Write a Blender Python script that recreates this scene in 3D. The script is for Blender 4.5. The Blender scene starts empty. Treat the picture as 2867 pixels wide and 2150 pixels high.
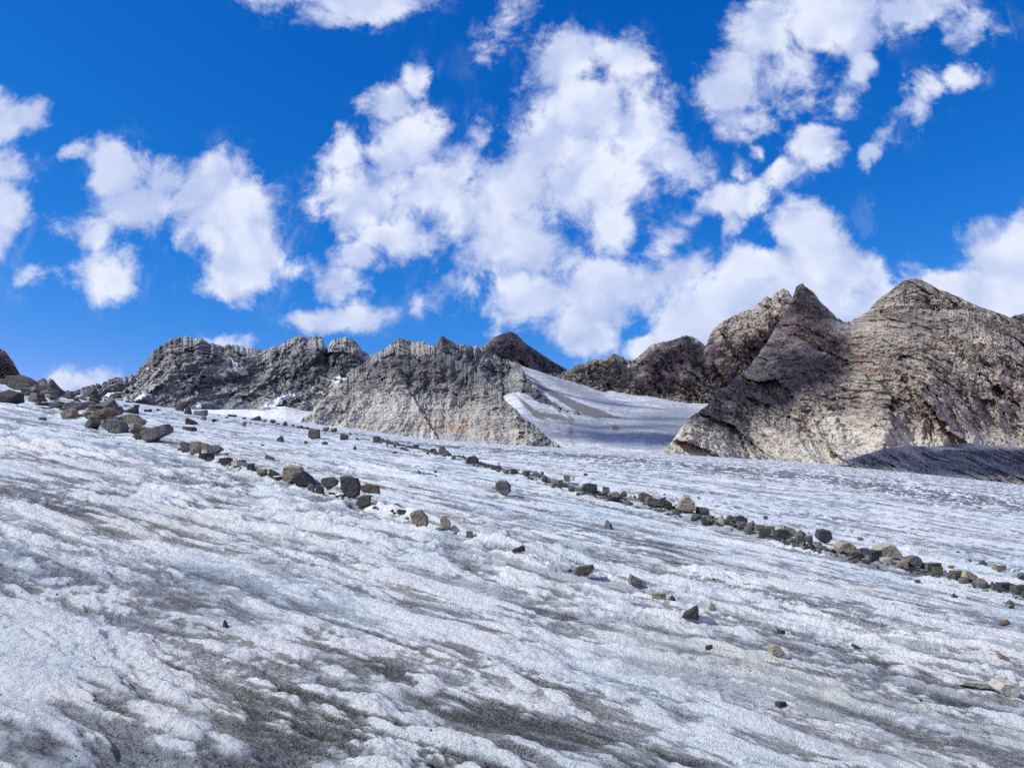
import bpy, bmesh, math, random
import numpy as np
from mathutils import Vector, Matrix, noise as mnoise

scene = bpy.context.scene
R = math.radians
# ------------------------------------------------------------------ camera
W, H = 2867.0, 2150.0
FPX = 2100.0
PITCH = math.atan(255.0 / FPX)
CAM_H = 1.65
cam_data = bpy.data.cameras.new("camera")
cam = bpy.data.objects.new("camera", cam_data)
scene.collection.objects.link(cam)
cam.location = (0, 0, CAM_H)
cam.rotation_euler = (math.pi / 2 + PITCH, 0, 0)
cam_data.sensor_width = 36.0
cam_data.lens = FPX / W * 36.0
cam_data.clip_start = 0.1
cam_data.clip_end = 20000
scene.camera = cam

def TE(u, v):
    """photo pixel -> direction (x/y, z/y)"""
    u = np.asarray(u, float); v = np.asarray(v, float)
    a = (u - W / 2) / FPX
    b = (H / 2 - v) / FPX
    cp, sp = math.cos(PITCH), math.sin(PITCH)
    y = cp - b * sp
    z = sp + b * cp
    return a / y, z / y

# ------------------------------------------------------------------ light
SUN_AZ = R(-104)      # from +Y, negative to the left
SUN_EL = R(41)
sd = Vector((math.sin(SUN_AZ) * math.cos(SUN_EL), math.cos(SUN_AZ) * math.cos(SUN_EL), math.sin(SUN_EL)))
sun_data = bpy.data.lights.new("sun", 'SUN')
sun_data.energy = 4.9
sun_data.angle = R(0.53)
sun_data.color = (1.0, 0.975, 0.86)
sun = bpy.data.objects.new("sun", sun_data)
scene.collection.objects.link(sun)
sun.rotation_euler = (-sd).to_track_quat('-Z', 'Y').to_euler()

scene.view_settings.view_transform = 'Standard'
scene.view_settings.look = 'None'
scene.view_settings.exposure = 0.08
scene.view_settings.gamma = 1.0
scene.cycles.use_denoising = False
scene.cycles.max_bounces = 5
scene.cycles.diffuse_bounces = 3
scene.cycles.glossy_bounces = 2
scene.cycles.sample_clamp_indirect = 4.0

# ------------------------------------------------------------------ node helper
class NT:
    def __init__(self, nt):
        self.nt = nt
    def n(self, typ, **kw):
        nd = self.nt.nodes.new(typ)
        ins = kw.pop('ins', {})
        for k, v in kw.items():
            setattr(nd, k, v)
        for k, v in ins.items():
            self.set(nd.inputs[k], v)
        return nd
    def set(self, sock, v):
        if isinstance(v, bpy.types.NodeSocket):
            self.nt.links.new(v, sock)
        elif isinstance(v, bpy.types.Node):
            self.nt.links.new(v.outputs[0], sock)
        else:
            if isinstance(v, tuple) and len(v) == 3 and sock.type == 'RGBA':
                v = v + (1,)
            sock.default_value = v
    def m(self, op, a, b=0.0, c=0.0, clamp=False):
        nd = self.n('ShaderNodeMath', operation=op, use_clamp=clamp, ins={0: a, 1: b, 2: c})
        return nd.outputs[0]
    def mix(self, f, a, b, mode='MIX'):
        nd = self.n('ShaderNodeMix', data_type='RGBA', blend_type=mode)
        self.set(nd.inputs[0], f); self.set(nd.inputs[6], a); self.set(nd.inputs[7], b)
        return nd.outputs[2]
    def ss(self, x, lo, hi, a=0.0, b=1.0):
        nd = self.n('ShaderNodeMapRange', interpolation_type='SMOOTHSTEP', ins={0: x, 1: lo, 2: hi, 3: a, 4: b})
        return nd.outputs[0]
    def noise(self, vec, scale, detail=4, rough=0.55, dist=0.0, typ='FBM', lac=2.0):
        nd = self.n('ShaderNodeTexNoise', noise_dimensions='3D', ins={'Vector': vec, 'Scale': scale, 'Detail': detail, 'Roughness': rough, 'Distortion': dist, 'Lacunarity': lac})
        nd.noise_type = typ
        return nd.outputs[0]
    def vor(self, vec, scale, feature='F1', out=0):
        nd = self.n('ShaderNodeTexVoronoi', feature=feature, ins={'Vector': vec, 'Scale': scale})
        return nd.outputs[out]
    def mapping(self, vec, loc=(0, 0, 0), rot=(0, 0, 0), scale=(1, 1, 1), typ='POINT'):
        nd = self.n('ShaderNodeMapping', vector_type=typ, ins={'Vector': vec, 'Location': loc, 'Rotation': rot, 'Scale': scale})
        return nd.outputs[0]
    def attr(self, name, out=2):
        nd = self.n('ShaderNodeAttribute'); nd.attribute_name = name
        return nd.outputs[out]

# ------------------------------------------------------------------ sky with clouds
world = bpy.data.worlds.new("World"); scene.world = world
world.use_nodes = True
nt = world.node_tree; nt.nodes.clear(); g = NT(nt)
sky = g.n('ShaderNodeTexSky', sky_type='NISHITA')
sky.sun_disc = False
sky.sun_elevation = SUN_EL
sky.sun_rotation = SUN_AZ
sky.altitude = 2600
sky.air_density = 1.0
sky.dust_density = 0.3
sky.ozone_density = 3.0
# (u, v, ru, rv, rot deg clockwise on the picture, strength)
CLOUDS = [
 (840,-10,190,85,0,1),(1010,5,230,95,0,1),(1130,-30,140,60,0,.8),
 (5,350,125,95,0,1),(85,330,70,70,0,.8),(0,610,110,170,0,1),(30,470,90,60,0,.8),(200,410,55,30,-25,.55),(120,620,80,40,0,.3),
 (330,455,110,105,0,.95),(500,480,110,85,0,.8),(590,500,120,120,0,1),(430,560,200,95,-10,.85),(650,610,185,140,0,1.1),(690,720,130,130,0,1.1),(300,750,125,105,0,.85),(260,640,90,70,30,.7),(640,800,110,50,0,.8),(840,735,100,50,-15,.55),(100,770,90,45,0,.28),
 (1165,215,60,75,30,.9),(1090,290,95,80,0,.9),(1130,400,130,140,0,1.1),(965,440,75,100,20,.85),(1010,540,170,110,0,1),(1220,520,190,140,0,1.1),(1080,640,200,80,10,.8),(870,560,80,40,-50,.5),(990,700,110,80,0,.8),(960,780,80,90,-20,.75),(960,895,185,65,-5,1),(1050,880,110,50,0,.7),(1175,835,30,55,20,.5),(1280,800,70,60,30,.3),
 (1600,180,140,110,10,1),(1740,170,120,100,0,1),(1660,290,210,150,0,1.1),(1520,420,170,170,0,1.0),(1640,480,230,190,0,1.1),(1430,560,190,150,0,1),(1380,690,120,130,0,1),(1480,690,170,130,0,1),(1800,360,130,140,0,.9),(1880,430,110,80,-20,.8),(1720,610,130,100,0,.85),(1400,60,60,80,20,.15),(1360,380,60,80,0,.5),
 (1490,830,170,100,-10,1),(1640,820,200,110,0,1),(1860,690,110,75,-30,.9),(1760,790,150,100,0,.9),(1640,960,90,70,0,.9),(1600,900,130,90,0,.9),(1430,900,90,50,0,.5),
 (2150,90,150,120,-30,1),(2330,50,250,130,0,1.1),(2060,240,130,140,20,1),(2200,200,150,110,-30,.8),(2560,40,200,80,-5,.85),(2720,70,110,60,0,.6),(2030,350,90,60,30,.7),(2400,200,50,90,40,.7),(2350,270,70,45,-30,.5),(2130,330,80,60,-30,.5),
 (2050,540,150,65,-10,.95),(2200,500,120,60,-25,.9),(2280,420,90,75,-25,1),(2130,430,25,70,-30,.5),(2070,460,25,60,-40,.35),
 (2560,300,130,80,-50,.8),(2440,430,50,30,-50,.55),(2480,370,60,35,-50,.5),(2710,210,65,40,-30,.55),
 (2260,650,130,110,10,1.3),(2330,740,170,130,10,1.4),(2140,760,170,100,0,1.3),(2050,840,190,120,0,1.4),(2200,850,300,120,0,1.4),(1930,870,150,110,0,1.3),(1960,940,190,70,-20,1.4),(1820,960,110,50,-25,1.3),(2430,830,160,90,10,1.2),(2030,640,40,90,20,.5),(1890,760,150,90,0,.9),
 (2830,740,200,150,0,1.4),(2720,830,200,130,0,1.4),(2890,850,200,150,0,1.4),(2640,780,70,60,0,.9),
 (620,955,100,32,0,.85),(150,1045,45,38,0,.85),(240,1065,110,40,0,.75),
 (1900,620,60,60,0,.4),(2420,610,30,50,20,.3),
 # outside the frame
 (-500,300,400,160,0,1),(-700,700,400,200,0,1),(3400,300,400,180,0,1),(3700,700,500,200,0,1.1),(700,-500,600,150,0,1),(2200,-400,500,120,0,1)]
geo = g.n('ShaderNodeTexCoord').outputs['Generated']
sep = g.n('ShaderNodeSeparateXYZ', ins={0: geo})
yy = g.m('MAXIMUM', sep.outputs[1], 0.06)
tx = g.m('DIVIDE', sep.outputs[0], yy)
ez = g.m('DIVIDE', sep.outputs[2], yy)
P0 = g.n('ShaderNodeCombineXYZ', ins={0: tx, 1: ez}).outputs[0]
# domain warp
def vnoise(vec, scale, detail, rough):
    nd = g.n('ShaderNodeTexNoise', noise_dimensions='3D', ins={'Vector': vec, 'Scale': scale, 'Detail': detail, 'Roughness': rough})
    return nd.outputs[1]
def vadd(a, b): return g.n('ShaderNodeVectorMath', operation='ADD', ins={0: a, 1: b}).outputs[0]
def vscale(a, s):
    nd = g.n('ShaderNodeVectorMath', operation='SCALE', ins={0: a}); nd.inputs[3].default_value = s
    return nd.outputs[0]
def vsub(a, b): return g.n('ShaderNodeVectorMath', operation='SUBTRACT', ins={0: a, 1: b}).outputs[0]
w1 = vscale(vsub(vnoise(P0, 9.0, 5.0, 0.6), (0.5, 0.5, 0.5)), 0.095)
P1 = vadd(P0, w1)
P1 = g.n('ShaderNodeVectorMath', operation='MULTIPLY', ins={0: P1, 1: (1, 1, 0)}).outputs[0]
acc = None
for (u, v, ru, rv, rot, s) in CLOUDS:
    t, e = TE(u, v)
    k = 1.06
    src = P1 if acc is None else g.n("ShaderNodeVectorMath", operation="MULTIPLY_ADD", ins={0: acc, 1: (1e-7, 1e-7, 0), 2: P1}).outputs[0]
    mp = g.mapping(src, (float(t), float(e), 0), (0, 0, R(-rot)), (k * ru / FPX, k * rv / FPX, 1), 'TEXTURE')
    ln = g.n('ShaderNodeVectorMath', operation='LENGTH', ins={0: mp}).outputs[1]
    f = g.m('MULTIPLY_ADD', ln, -s, s)
    acc = f if acc is None else g.m('SMOOTH_MAX', acc, f, 0.16)
nA = g.noise(P0, 11.5, 13, 0.665, 0.30)
nA2 = g.noise(P0, 8.0, 5, 0.50, 0.2)
nB = g.noise(vadd(P0, (-0.022, 0.020, 0)), 8.0, 5, 0.50, 0.2)
nL = g.noise(P0, 4.0, 3, 0.5)
def dens(nz):
    return g.m('ADD', acc, g.m('MULTIPLY_ADD', nz, 2.3, -1.17))
dA = dens(nA)
wz_ = g.noise(g.mapping(P0, (3, 1, 0), (0, 0, R(-35)), (1.5, .9, 1)), 12.0, 10, 0.68, 0.4)
wisp = g.m('MULTIPLY', g.m('MULTIPLY', g.ss(wz_, 0.50, 0.75), 0.26), g.ss(acc, -0.40, 0.20))
alpha = g.m('MAXIMUM', g.m('MULTIPLY', g.ss(dA, -0.05, 0.58), 0.98), wisp)
# bright side where density drops off towards the sun, greyer inside
lit = g.ss(g.m('SUBTRACT', nA2, nB), -0.10, 0.10)
thick = g.ss(dA, 0.25, 1.1)
c_dark = (0.44, 0.53, 0.80, 1); c_mid = (0.62, 0.70, 0.92, 1); c_bright = (0.84, 0.88, 0.99, 1)
ccol = g.mix(lit, c_dark, c_bright)
ccol = g.mix(g.m('MULTIPLY', thick, 0.55), ccol, c_mid)
ccol = g.mix(g.m('MULTIPLY', g.ss(nL, 0.42, 0.7), 0.5), ccol, c_dark)
sepc = g.n('ShaderNodeSeparateColor', ins={0: sky.outputs[0]})
STR = 0.1
rr = g.m('MULTIPLY', g.m('POWER', g.m('MULTIPLY', sepc.outputs[0], 0.08), 3.1), 22.0 / STR)
gg = g.m('MULTIPLY', sepc.outputs[1], 0.085 / STR)
bb = g.m('MULTIPLY', g.m('POWER', g.m('MULTIPLY', sepc.outputs[2], 0.08), 0.64), 1.33 / STR)
skycol = g.n('ShaderNodeCombineColor', ins={0: rr, 1: gg, 2: bb}).outputs[0]
cc = g.n('ShaderNodeVectorMath', operation='SCALE', ins={0: ccol}); cc.inputs[3].default_value = 1 / STR
side = g.ss(sep.outputs[1], 0.30, 0.12)
nS = g.noise(geo, 2.6, 7, 0.6)
aS = g.m('MULTIPLY', g.ss(nS, 0.44, 0.58), g.ss(sep.outputs[2], -0.02, 0.05))
low = g.ss(sep.outputs[2], 0.0, -0.03)
alpha = g.m('ADD', g.m('MULTIPLY', alpha, g.m('SUBTRACT', 1.0, side)), g.m('MULTIPLY', aS, side))
fin = g.mix(alpha, skycol, cc.outputs[0])
fin = g.mix(low, fin, (5.5, 5.8, 6.2, 1))
bg = g.n('ShaderNodeBackground', ins={'Color': fin, 'Strength': STR})
out = g.n('ShaderNodeOutputWorld'); nt.links.new(bg.outputs[0], out.inputs[0])
world.cycles.sampling_method = 'MANUAL'
world.cycles.sample_map_resolution = 512

# ------------------------------------------------------------------ numpy noise
def _h(ix, iy, seed):
    h = (ix.astype(np.int64) * 374761393 + iy.astype(np.int64) * 668265263 + seed * 1442695041) & 0xFFFFFFFF
    h = ((h ^ (h >> 13)) * 1274126177) & 0xFFFFFFFF
    h = (h ^ (h >> 16)) & 0xFFFFFFFF
    return h
def perlin(x, y, seed=0):
    ix = np.floor(x); iy = np.floor(y); fx = x - ix; fy = y - iy
    ix = ix.astype(np.int64); iy = iy.astype(np.int64)
    def gr(jx, jy, dx, dy):
        a = _h(jx, jy, seed).astype(np.float64) * (2 * math.pi / 4294967296.0)
        return np.cos(a) * dx + np.sin(a) * dy
    ux = fx * fx * fx * (fx * (fx * 6 - 15) + 10); uy = fy * fy * fy * (fy * (fy * 6 - 15) + 10)
    a = gr(ix, iy, fx, fy); b = gr(ix + 1, iy, fx - 1, fy)
    c = gr(ix, iy + 1, fx, fy - 1); d = gr(ix + 1, iy + 1, fx - 1, fy - 1)
    return ((a + (b - a) * ux) * (1 - uy) + (c + (d - c) * ux) * uy) * 1.5
def fbm(x, y, o=4, seed=0, gain=.5):
    s = 0; a = 1.0; t = 0
    for i in range(o):
        s = s + a * perlin(x, y, seed + i * 17); t += a
        x = x * 2.03 + 5.1; y = y * 2.03 - 3.7; a *= gain
    return s / t
def ridged(x, y, o=4, seed=0, gain=.5):
    s = 0; a = 1.0; t = 0
    for i in range(o):
        s = s + a * (1 - 2 * np.abs(perlin(x, y, seed + i * 17))); t += a
        x = x * 2.07 + 5.1; y = y * 2.07 - 3.7; a *= gain
    return s / t
def facet(x, y, seed=0, tilt=1.0, vt=1.0):
    """piecewise planar cells: every cell a tilted slab with its own offset"""
    ix = np.floor(x).astype(np.int64); iy = np.floor(y).astype(np.int64)
    best = np.full(x.shape, 1e9); val = np.zeros(x.shape); sec = np.full(x.shape, 1e9)
    for dx in (-1, 0, 1):
        for dy in (-1, 0, 1):
            jx = ix + dx; jy = iy + dy
            h1 = _h(jx, jy, seed) / 4294967296.0; h2 = _h(jx, jy, seed + 7) / 4294967296.0
            px = jx + h1; py = jy + h2
            ex = x - px; ey = y - py
            d = ex * ex + ey * ey
            h3 = _h(jx, jy, seed + 13) / 4294967296.0 - .5; h4 = _h(jx, jy, seed + 19) / 4294967296.0 - .5; h5 = _h(jx, jy, seed + 29) / 4294967296.0 - .5
            vv = h5 + tilt * 2 * (h3 * ex + vt * h4 * ey)
            nb = d < best
            sec = np.where(nb, best, np.minimum(sec, d))
            val = np.where(nb, vv, val); best = np.where(nb, d, best)
    return val, np.sqrt(sec) - np.sqrt(best)
def sstep(x, a, b):
    t = np.clip((x - a) / (b - a), 0, 1); return t * t * (3 - 2 * t)

def link(name, me, parent=None):
    o = bpy.data.objects.new(name, me); scene.collection.objects.link(o)
    if parent is not None: o.parent = parent
    return o
def grid_mesh(name, X, Y, Z, mat, attrs=None, smooth=True):
    r, c = X.shape
    me = bpy.data.meshes.new(name)
    co = np.stack([X, Y, Z], -1).reshape(-1, 3).astype(np.float32)
    i = np.arange(r * c).reshape(r, c)
    q = np.stack([i[:-1, :-1], i[:-1, 1:], i[1:, 1:], i[1:, :-1]], -1).reshape(-1, 4).astype(np.int32)
    me.vertices.add(len(co)); me.vertices.foreach_set('co', co.ravel())
    me.loops.add(q.size); me.loops.foreach_set('vertex_index', q.ravel())
    me.polygons.add(len(q)); me.polygons.foreach_set('loop_start', np.arange(0, q.size, 4, dtype=np.int32))
    me.polygons.foreach_set('loop_total', np.full(len(q), 4, dtype=np.int32))
    me.update(calc_edges=True)
    me.polygons.foreach_set('use_smooth', np.full(len(q), smooth))
    for k, a in (attrs or {}).items():
        at = me.attributes.new(k, 'FLOAT', 'POINT'); at.data.foreach_set('value', a.astype(np.float32).ravel())
    me.materials.append(mat)
    return link(name, me)

# ------------------------------------------------------------------ glacier surface
t0_, e0_ = TE(0, 912); t1_, e1_ = TE(2867, 1328)
PA = float((e1_ - e0_) / (t1_ - t0_)); PB = float(e0_ - PA * t0_)
EPTS = [(-900,960),(-300,1040),(0,1074),(110,1086),(217,1098),(347,1122),(521,1147),(651,1161),(850,1181),(960,1193),(1021,1201),(1143,1221),(1330,1236),(1542,1249),(1700,1257),(1860,1268),(2088,1281),(2361,1294),(2600,1309),(2867,1329),(3300,1370),(3900,1430)]
_et, _ee = TE([p[0] for p in EPTS], [p[1] for p in EPTS])
_tt = np.linspace(_et[0], _et[-1], 1200)
_ev = np.interp(_tt, _et, _ee)
_k = np.hanning(61); _k /= _k.sum()
_ev = np.convolve(np.pad(_ev, 30, mode='edge'), _k, 'valid')
def Eedge(t): return np.interp(t, _tt, _ev)
CFAR = 0.28
def base_surface(x, y):
    plane = PA * x + PB * y
    yc = np.maximum(y, 1.8)
    t = x / yc
    s1 = PA * t + PB - CAM_H / yc
    s2 = Eedge(t) - CFAR * CAM_H / yc
    k = 0.035
    hh = np.clip(0.5 + 0.5 * (s2 - s1) / k, 0, 1)
    s = s2 * (1 - hh) + s1 * hh - k * hh * (1 - hh)
    far = CAM_H + yc * s
    w = sstep(y, 1.8, 2.2)
    return plane * (1 - w) + far * w
FD = np.array([-2.35, 1.0]); FD = FD / np.linalg.norm(FD)
FN = np.array([-FD[1] * -1, FD[0] * -1])   # across, pointing away from camera/right
FANG = math.atan2(FD[1], FD[0])
def flow(x, y):
    return x * FD[0] + y * FD[1], x * FN[0] + y * FN[1]
def lod(wl, sp): return np.clip(1.6 - sp * 1.6 / wl, 0, 1)
def relief(x, y, sp=0.0):
    a, c = flow(x, y)
    c0 = c
    c = c + .035 * perlin(a / .55, c / .3, 6) + .08 * perlin(a / 1.2, c / .6, 7) + .13 * perlin(a / 2.6, c / 1.3, 3) + .35 * perlin(a / 11, c / 6, 4)
    a = a + .3 * perlin(a / 1.5, c / .8, 5)
    bil = lambda n: np.sqrt(n * n + .003)
    patch = .55 + .75 * sstep(perlin(a / 5., c / 3., 71), -.5, .6)
    h = .11 * fbm(a / 9, c / 2.8, 2, 11) * lod(2.8, sp)
    b1 = bil(perlin(a / 2.6, c / .42, 21)) - .3
    b2 = bil(perlin(a / .80, c / .20, 22)) - .3
    b3 = bil(perlin(a / .27, c / .11, 23)) - .3
    b4 = bil(perlin(a / .09, c / .05, 24)) - .3
    h = h + .030 * patch * fbm(a / .55, c / .30, 3, 51, .6) * lod(.2, sp)
    h = h + patch * (.085 * b1 * lod(.42, sp) + .075 * b2 * lod(.19, sp) + .046 * b3 * lod(.095, sp) + .020 * b4 * lod(.05, sp))
    f = -a / 1.1 + 1.3 * perlin(a / 1.6, c / .45, 31)
    saw = f - np.floor(f)
    near = sstep(sp, .10, .03)
    small = .014 * fbm(a / .10, c / .05, 4, 41, .65) * lod(.05, sp)
    cav = (b1 * .75 + b2 * .75 + b3 * .65 + b4 * .35)
    return h + small, cav

# moraine lines on the ground (photo pixels), used for low ice ridges and rubble
def cast(u, v, fine=True):
    t, e = TE(u, v); t = float(t); e = float(e)
    ys = np.concatenate([np.linspace(1.9, 40, 6000), np.geomspace(40, 900, 4000)])
    xs = t * ys
    g_ = base_surface(xs, ys)
    if fine: g_ = g_ + relief(xs, ys, np.maximum(.02, ys * .004))[0]
    below = g_ > CAM_H + e * ys
    i = int(np.argmax(below)) if below.any() else len(ys) - 1
    return float(xs[i]), float(ys[i]), float(g_[i])
M1 = [(-150,1060),(25,1110),(100,1110),(193,1150),(300,1190),(390,1218),(450,1240),(530,1262),(640,1298),(730,1325),(830,1350),(930,1385),(1020,1418),(1120,1443),(1180,1465),(1250,1482),(1314,1504),(1450,1547)]
M2 = [(1055,1234),(1130,1254),(1240,1276),(1323,1296),(1440,1325),(1550,1355),(1650,1383),(1760,1405),(1870,1430),(1970,1455),(2070,1478),(2190,1510),(2300,1535),(2370,1560),(2480,1575),(2610,1603),(2720,1632),(2850,1664),(3000,1700)]
M1W = np.array([cast(u, v, False) for u, v in M1]); M2W = np.array([cast(u, v, False) for u, v in M2])
def line_dist(x, y, L):
    d = np.full(x.shape, 1e9)
    for (x0, y0, _), (x1, y1, _) in zip(L[:-1], L[1:]):
        dx, dy = x1 - x0, y1 - y0; ll = dx * dx + dy * dy + 1e-9
        s = np.clip(((x - x0) * dx + (y - y0) * dy) / ll, 0, 1)
        d = np.minimum(d, np.hypot(x - x0 - s * dx, y - y0 - s * dy))
    return d
def ridge_extra(x, y):
    d1 = line_dist(x, y, M1W); d2 = line_dist(x, y, M2W)
    return .10 * np.exp(-(d1 / .45) ** 2) + .05 * np.exp(-(d2 / .4) ** 2), np.exp(-(d1 / .35) ** 2), np.exp(-(d2 / .35) ** 2)
def ground(x, y):
    x = np.atleast_1d(np.asarray(x, float)); y = np.atleast_1d(np.asarray(y, float))
    return base_surface(x, y) + relief(x, y, np.maximum(.01, y * .002))[0] + ridge_extra(x, y)[0]
def castg(u, v):
    t, e = TE(u, v); t = float(t); e = float(e)
    ys = np.concatenate([np.linspace(1.9, 40, 5000), np.geomspace(40, 900, 3000)])
    g_ = ground(t * ys, ys)
    below = g_ > CAM_H + e * ys
    i = int(np.argmax(below)) if below.any() else len(ys) - 1
    return t * ys[i], float(ys[i]), float(g_[i])

# ------------------------------------------------------------------ materials
def mat_new(name):
    m = bpy.data.materials.new(name); m.use_nodes = True
    m.node_tree.nodes.clear(); g = NT(m.node_tree)
    o = g.n('ShaderNodeOutputMaterial'); b = g.n('ShaderNodeBsdfPrincipled')
    m.node_tree.links.new(b.outputs[0], o.inputs[0])
    return m, g, b
def ice_material(name):
    m, g, b = mat_new(name)
    pos = g.n('ShaderNodeNewGeometry').outputs['Position']
    fl = g.mapping(pos, (0, 0, 0), (0, 0, -FANG), (1, 1, 1))
    st = g.mapping(fl, (0, 0, 0), (0, 0, 0), (.21, 1, .4))
    cav = g.attr('cav'); zone = g.attr('zone'); band = g.attr('band')
    n1 = g.noise(st, 2.3, 9, .70, .30)
    n2 = g.noise(g.mapping(fl, (5, 1, 0), (0, 0, 0), (.07, 1, .4)), 9.0, 7, .68, .15)
    patch = g.noise(g.mapping(fl, (7, 3, 0), (0, 0, 0), (.5, 1, 1)), .42, 4, .55)
    sp = g.noise(pos, 30.0, 7, .80)
    sp2 = g.noise(g.mapping(pos, (3, 9, 1)), 120.0, 4, .7)
    hollow = g.ss(cav, .42, -.30)
    n0 = g.noise(g.mapping(fl, (2, 8, 0), (0, 0, 0), (.035, 1, .4)), 1.1, 6, .66, .1)
    k = g.m('ADD', g.m('MULTIPLY', n1, 1.05), g.m('MULTIPLY', n2, 1.75))
    k = g.m('ADD', k, g.m('MULTIPLY', g.m('SUBTRACT', n0, .5), 1.1))
    k = g.m('ADD', k, g.m('MULTIPLY', hollow, 1.0))
    k = g.m('ADD', k, g.m('MULTIPLY', patch, .55))
    k = g.m('ADD', k, g.m('MULTIPLY', zone, .38))
    k = g.m('ADD', k, g.m('MULTIPLY', g.m('SUBTRACT', sp, .5), .9))
    k = g.m('ADD', k, g.m('MULTIPLY', g.m('SUBTRACT', sp2, .5), .55))
    grit = g.ss(k, 2.44, 2.70)
    dirt = g.ss(g.m('ADD', k, g.m('MULTIPLY', g.m('SUBTRACT', g.noise(g.mapping(pos, (6, 2, 1)), 85.0, 3, .7), .5), 1.4)), 2.78, 2.98)
    wet = g.m('MULTIPLY', g.ss(g.noise(g.mapping(fl, (31, 17, 5), (0, 0, 0), (.18, 1, 1)), 1.8, 6, .6, .3), .47, .58), g.ss(hollow, .10, .55))
    tint = g.noise(g.mapping(fl, (13, 5, 2), (0, 0, 0), (.4, 1, 1)), 1.1, 6, .62)
    white = g.mix(g.ss(tint, .38, .60), (.66, .76, .83, 1), (.86, .88, .90, 1))
    white = g.mix(g.m('MULTIPLY', g.ss(sp, .42, .62), .55), white, (.93, .95, .97, 1))
    white = g.mix(g.m('MULTIPLY', g.ss(sp2, .52, .35), .16), white, (.42, .50, .58, 1))
    yel = g.ss(g.noise(g.mapping(fl, (41, 25, 2), (0, 0, 0), (.5, 1, 1)), .55, 5, .65), .54, .68)
    white = g.mix(g.m('MULTIPLY', yel, .6), white, (.70, .69, .60, 1))
    c = g.mix(g.m('MULTIPLY', wet, .62), white, g.mix(sp2, (.17, .22, .26, 1), (.36, .43, .49, 1)))
    gritc = g.mix(g.ss(tint, .4, .6), (.18, .185, .225, 1), (.19, .19, .19, 1))
    c = g.mix(g.m('MULTIPLY', grit, .78), c, gritc)
    dc = g.mix(g.ss(sp2, .35, .65), (.025, .025, .027, 1), (.085, .083, .078, 1))
    c = g.mix(g.m('MULTIPLY', dirt, g.ss(g.m('ADD', g.m('MULTIPLY', sp2, .6), g.m('MULTIPLY', sp, .5)), .66, .50, .35, .95)), c, dc)
    bd = g.ss(g.m('ADD', band, g.m('MULTIPLY', g.m('SUBTRACT', n2, .5), 1.4)), .28, .62)
    c = g.mix(g.m('MULTIPLY', bd, .85), c, g.mix(sp, (.05, .05, .05, 1), (.20, .19, .18, 1)))
    g.set(b.inputs['Base Color'], c)
    # crystals: single grains that catch the sun
    vn = g.n('ShaderNodeTexVoronoi', feature='F1', ins={'Vector': pos, 'Scale': 130.0})
    grain = g.ss(g.n('ShaderNodeSeparateColor', ins={0: vn.outputs[1]}).outputs[0], .88, .92)
    rough = g.mix(wet, (.46, .46, .46, 1), (.18, .18, .18, 1))
    rough = g.mix(g.m('MAXIMUM', dirt, g.m('MULTIPLY', grit, .5)), rough, (.75, .75, .75, 1))
    rough = g.mix(grain, rough, (.16, .16, .16, 1))
    g.set(b.inputs['Roughness'], rough)
    b.inputs['IOR'].default_value = 1.33
    bh = g.m('ADD', g.m('MULTIPLY', g.noise(pos, 24.0, 7, .74), .050), g.m('MULTIPLY', sp2, .010))
    bh = g.m('ADD', bh, g.m('MULTIPLY', g.noise(st, 9.0, 6, .66), .040))
    bh = g.m('ADD', bh, g.m('MULTIPLY', n2, .05))
    bp = g.n('ShaderNodeBump', ins={'Height': bh, 'Strength': 1.0, 'Distance': 1.0})
    rn = g.n('ShaderNodeVectorMath', operation='SCALE', ins={0: g.n('ShaderNodeVectorMath', operation='SUBTRACT', ins={0: vn.outputs[1], 1: (.5, .5, .5)}).outputs[0], 3: g.m('MULTIPLY', grain, .8)}).outputs[0]
    nn = g.n('ShaderNodeVectorMath', operation='NORMALIZE', ins={0: g.n('ShaderNodeVectorMath', operation='ADD', ins={0: bp.outputs[0], 1: rn}).outputs[0]}).outputs[0]
    g.set(b.inputs['Normal'], nn)
    return m
ICE = ice_material('glacier_ice')

def build_glacier():
    ys = [0.6]
    while ys[-1] < 900:
        y = ys[-1]
        d = .02 if y < 2.6 else min(max(.0075, .55 * y * y / (750 * CAM_H)), 14)
        ys.append(y + d)
    ys = np.array(ys)
    OFF = 1.0
    tc = np.linspace(-.72, .72, 1500)
    tl = -.72 - np.geomspace(.003, 1.6, 90)[::-1]; tr = .72 + np.geomspace(.003, 1.6, 90)
    ts = np.concatenate([tl, tc, tr])
    T, Y = np.meshgrid(ts, ys)
    X = T * (Y + OFF)
    sp = np.gradient(ys)[:, None] * np.ones_like(T)
    sp = np.maximum(sp * .8, (Y + OFF) * .00096)
    Zr, cav = relief(X, Y, sp)
    ex, b1, b2 = ridge_extra(X, Y)
    Z = base_surface(X, Y) + Zr + ex
    zone = np.zeros_like(X)
    for (u, v, l, w, s) in ZONES:
        x0, y0, _ = cast(u, v, False)
        a, c = flow(X - x0, Y - y0)
        zone = zone + s * np.exp(-(a / l) ** 2 - (c / w) ** 2)
    a, c = flow(X, Y)
    band = b1 * .45 + b2 * .62
    # far part a little greyer
    zone = zone + .35 * sstep(Y, 25, 90) * sstep(X / Y, -.35, 0.) 
    o = grid_mesh('glacier', X, Y, Z, ICE, {'cav': cav, 'zone': zone, 'band': band})
    o['kind'] = 'structure'; o['label'] = 'wide grey white glacier surface with long dirty melt grooves'
    return o
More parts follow.
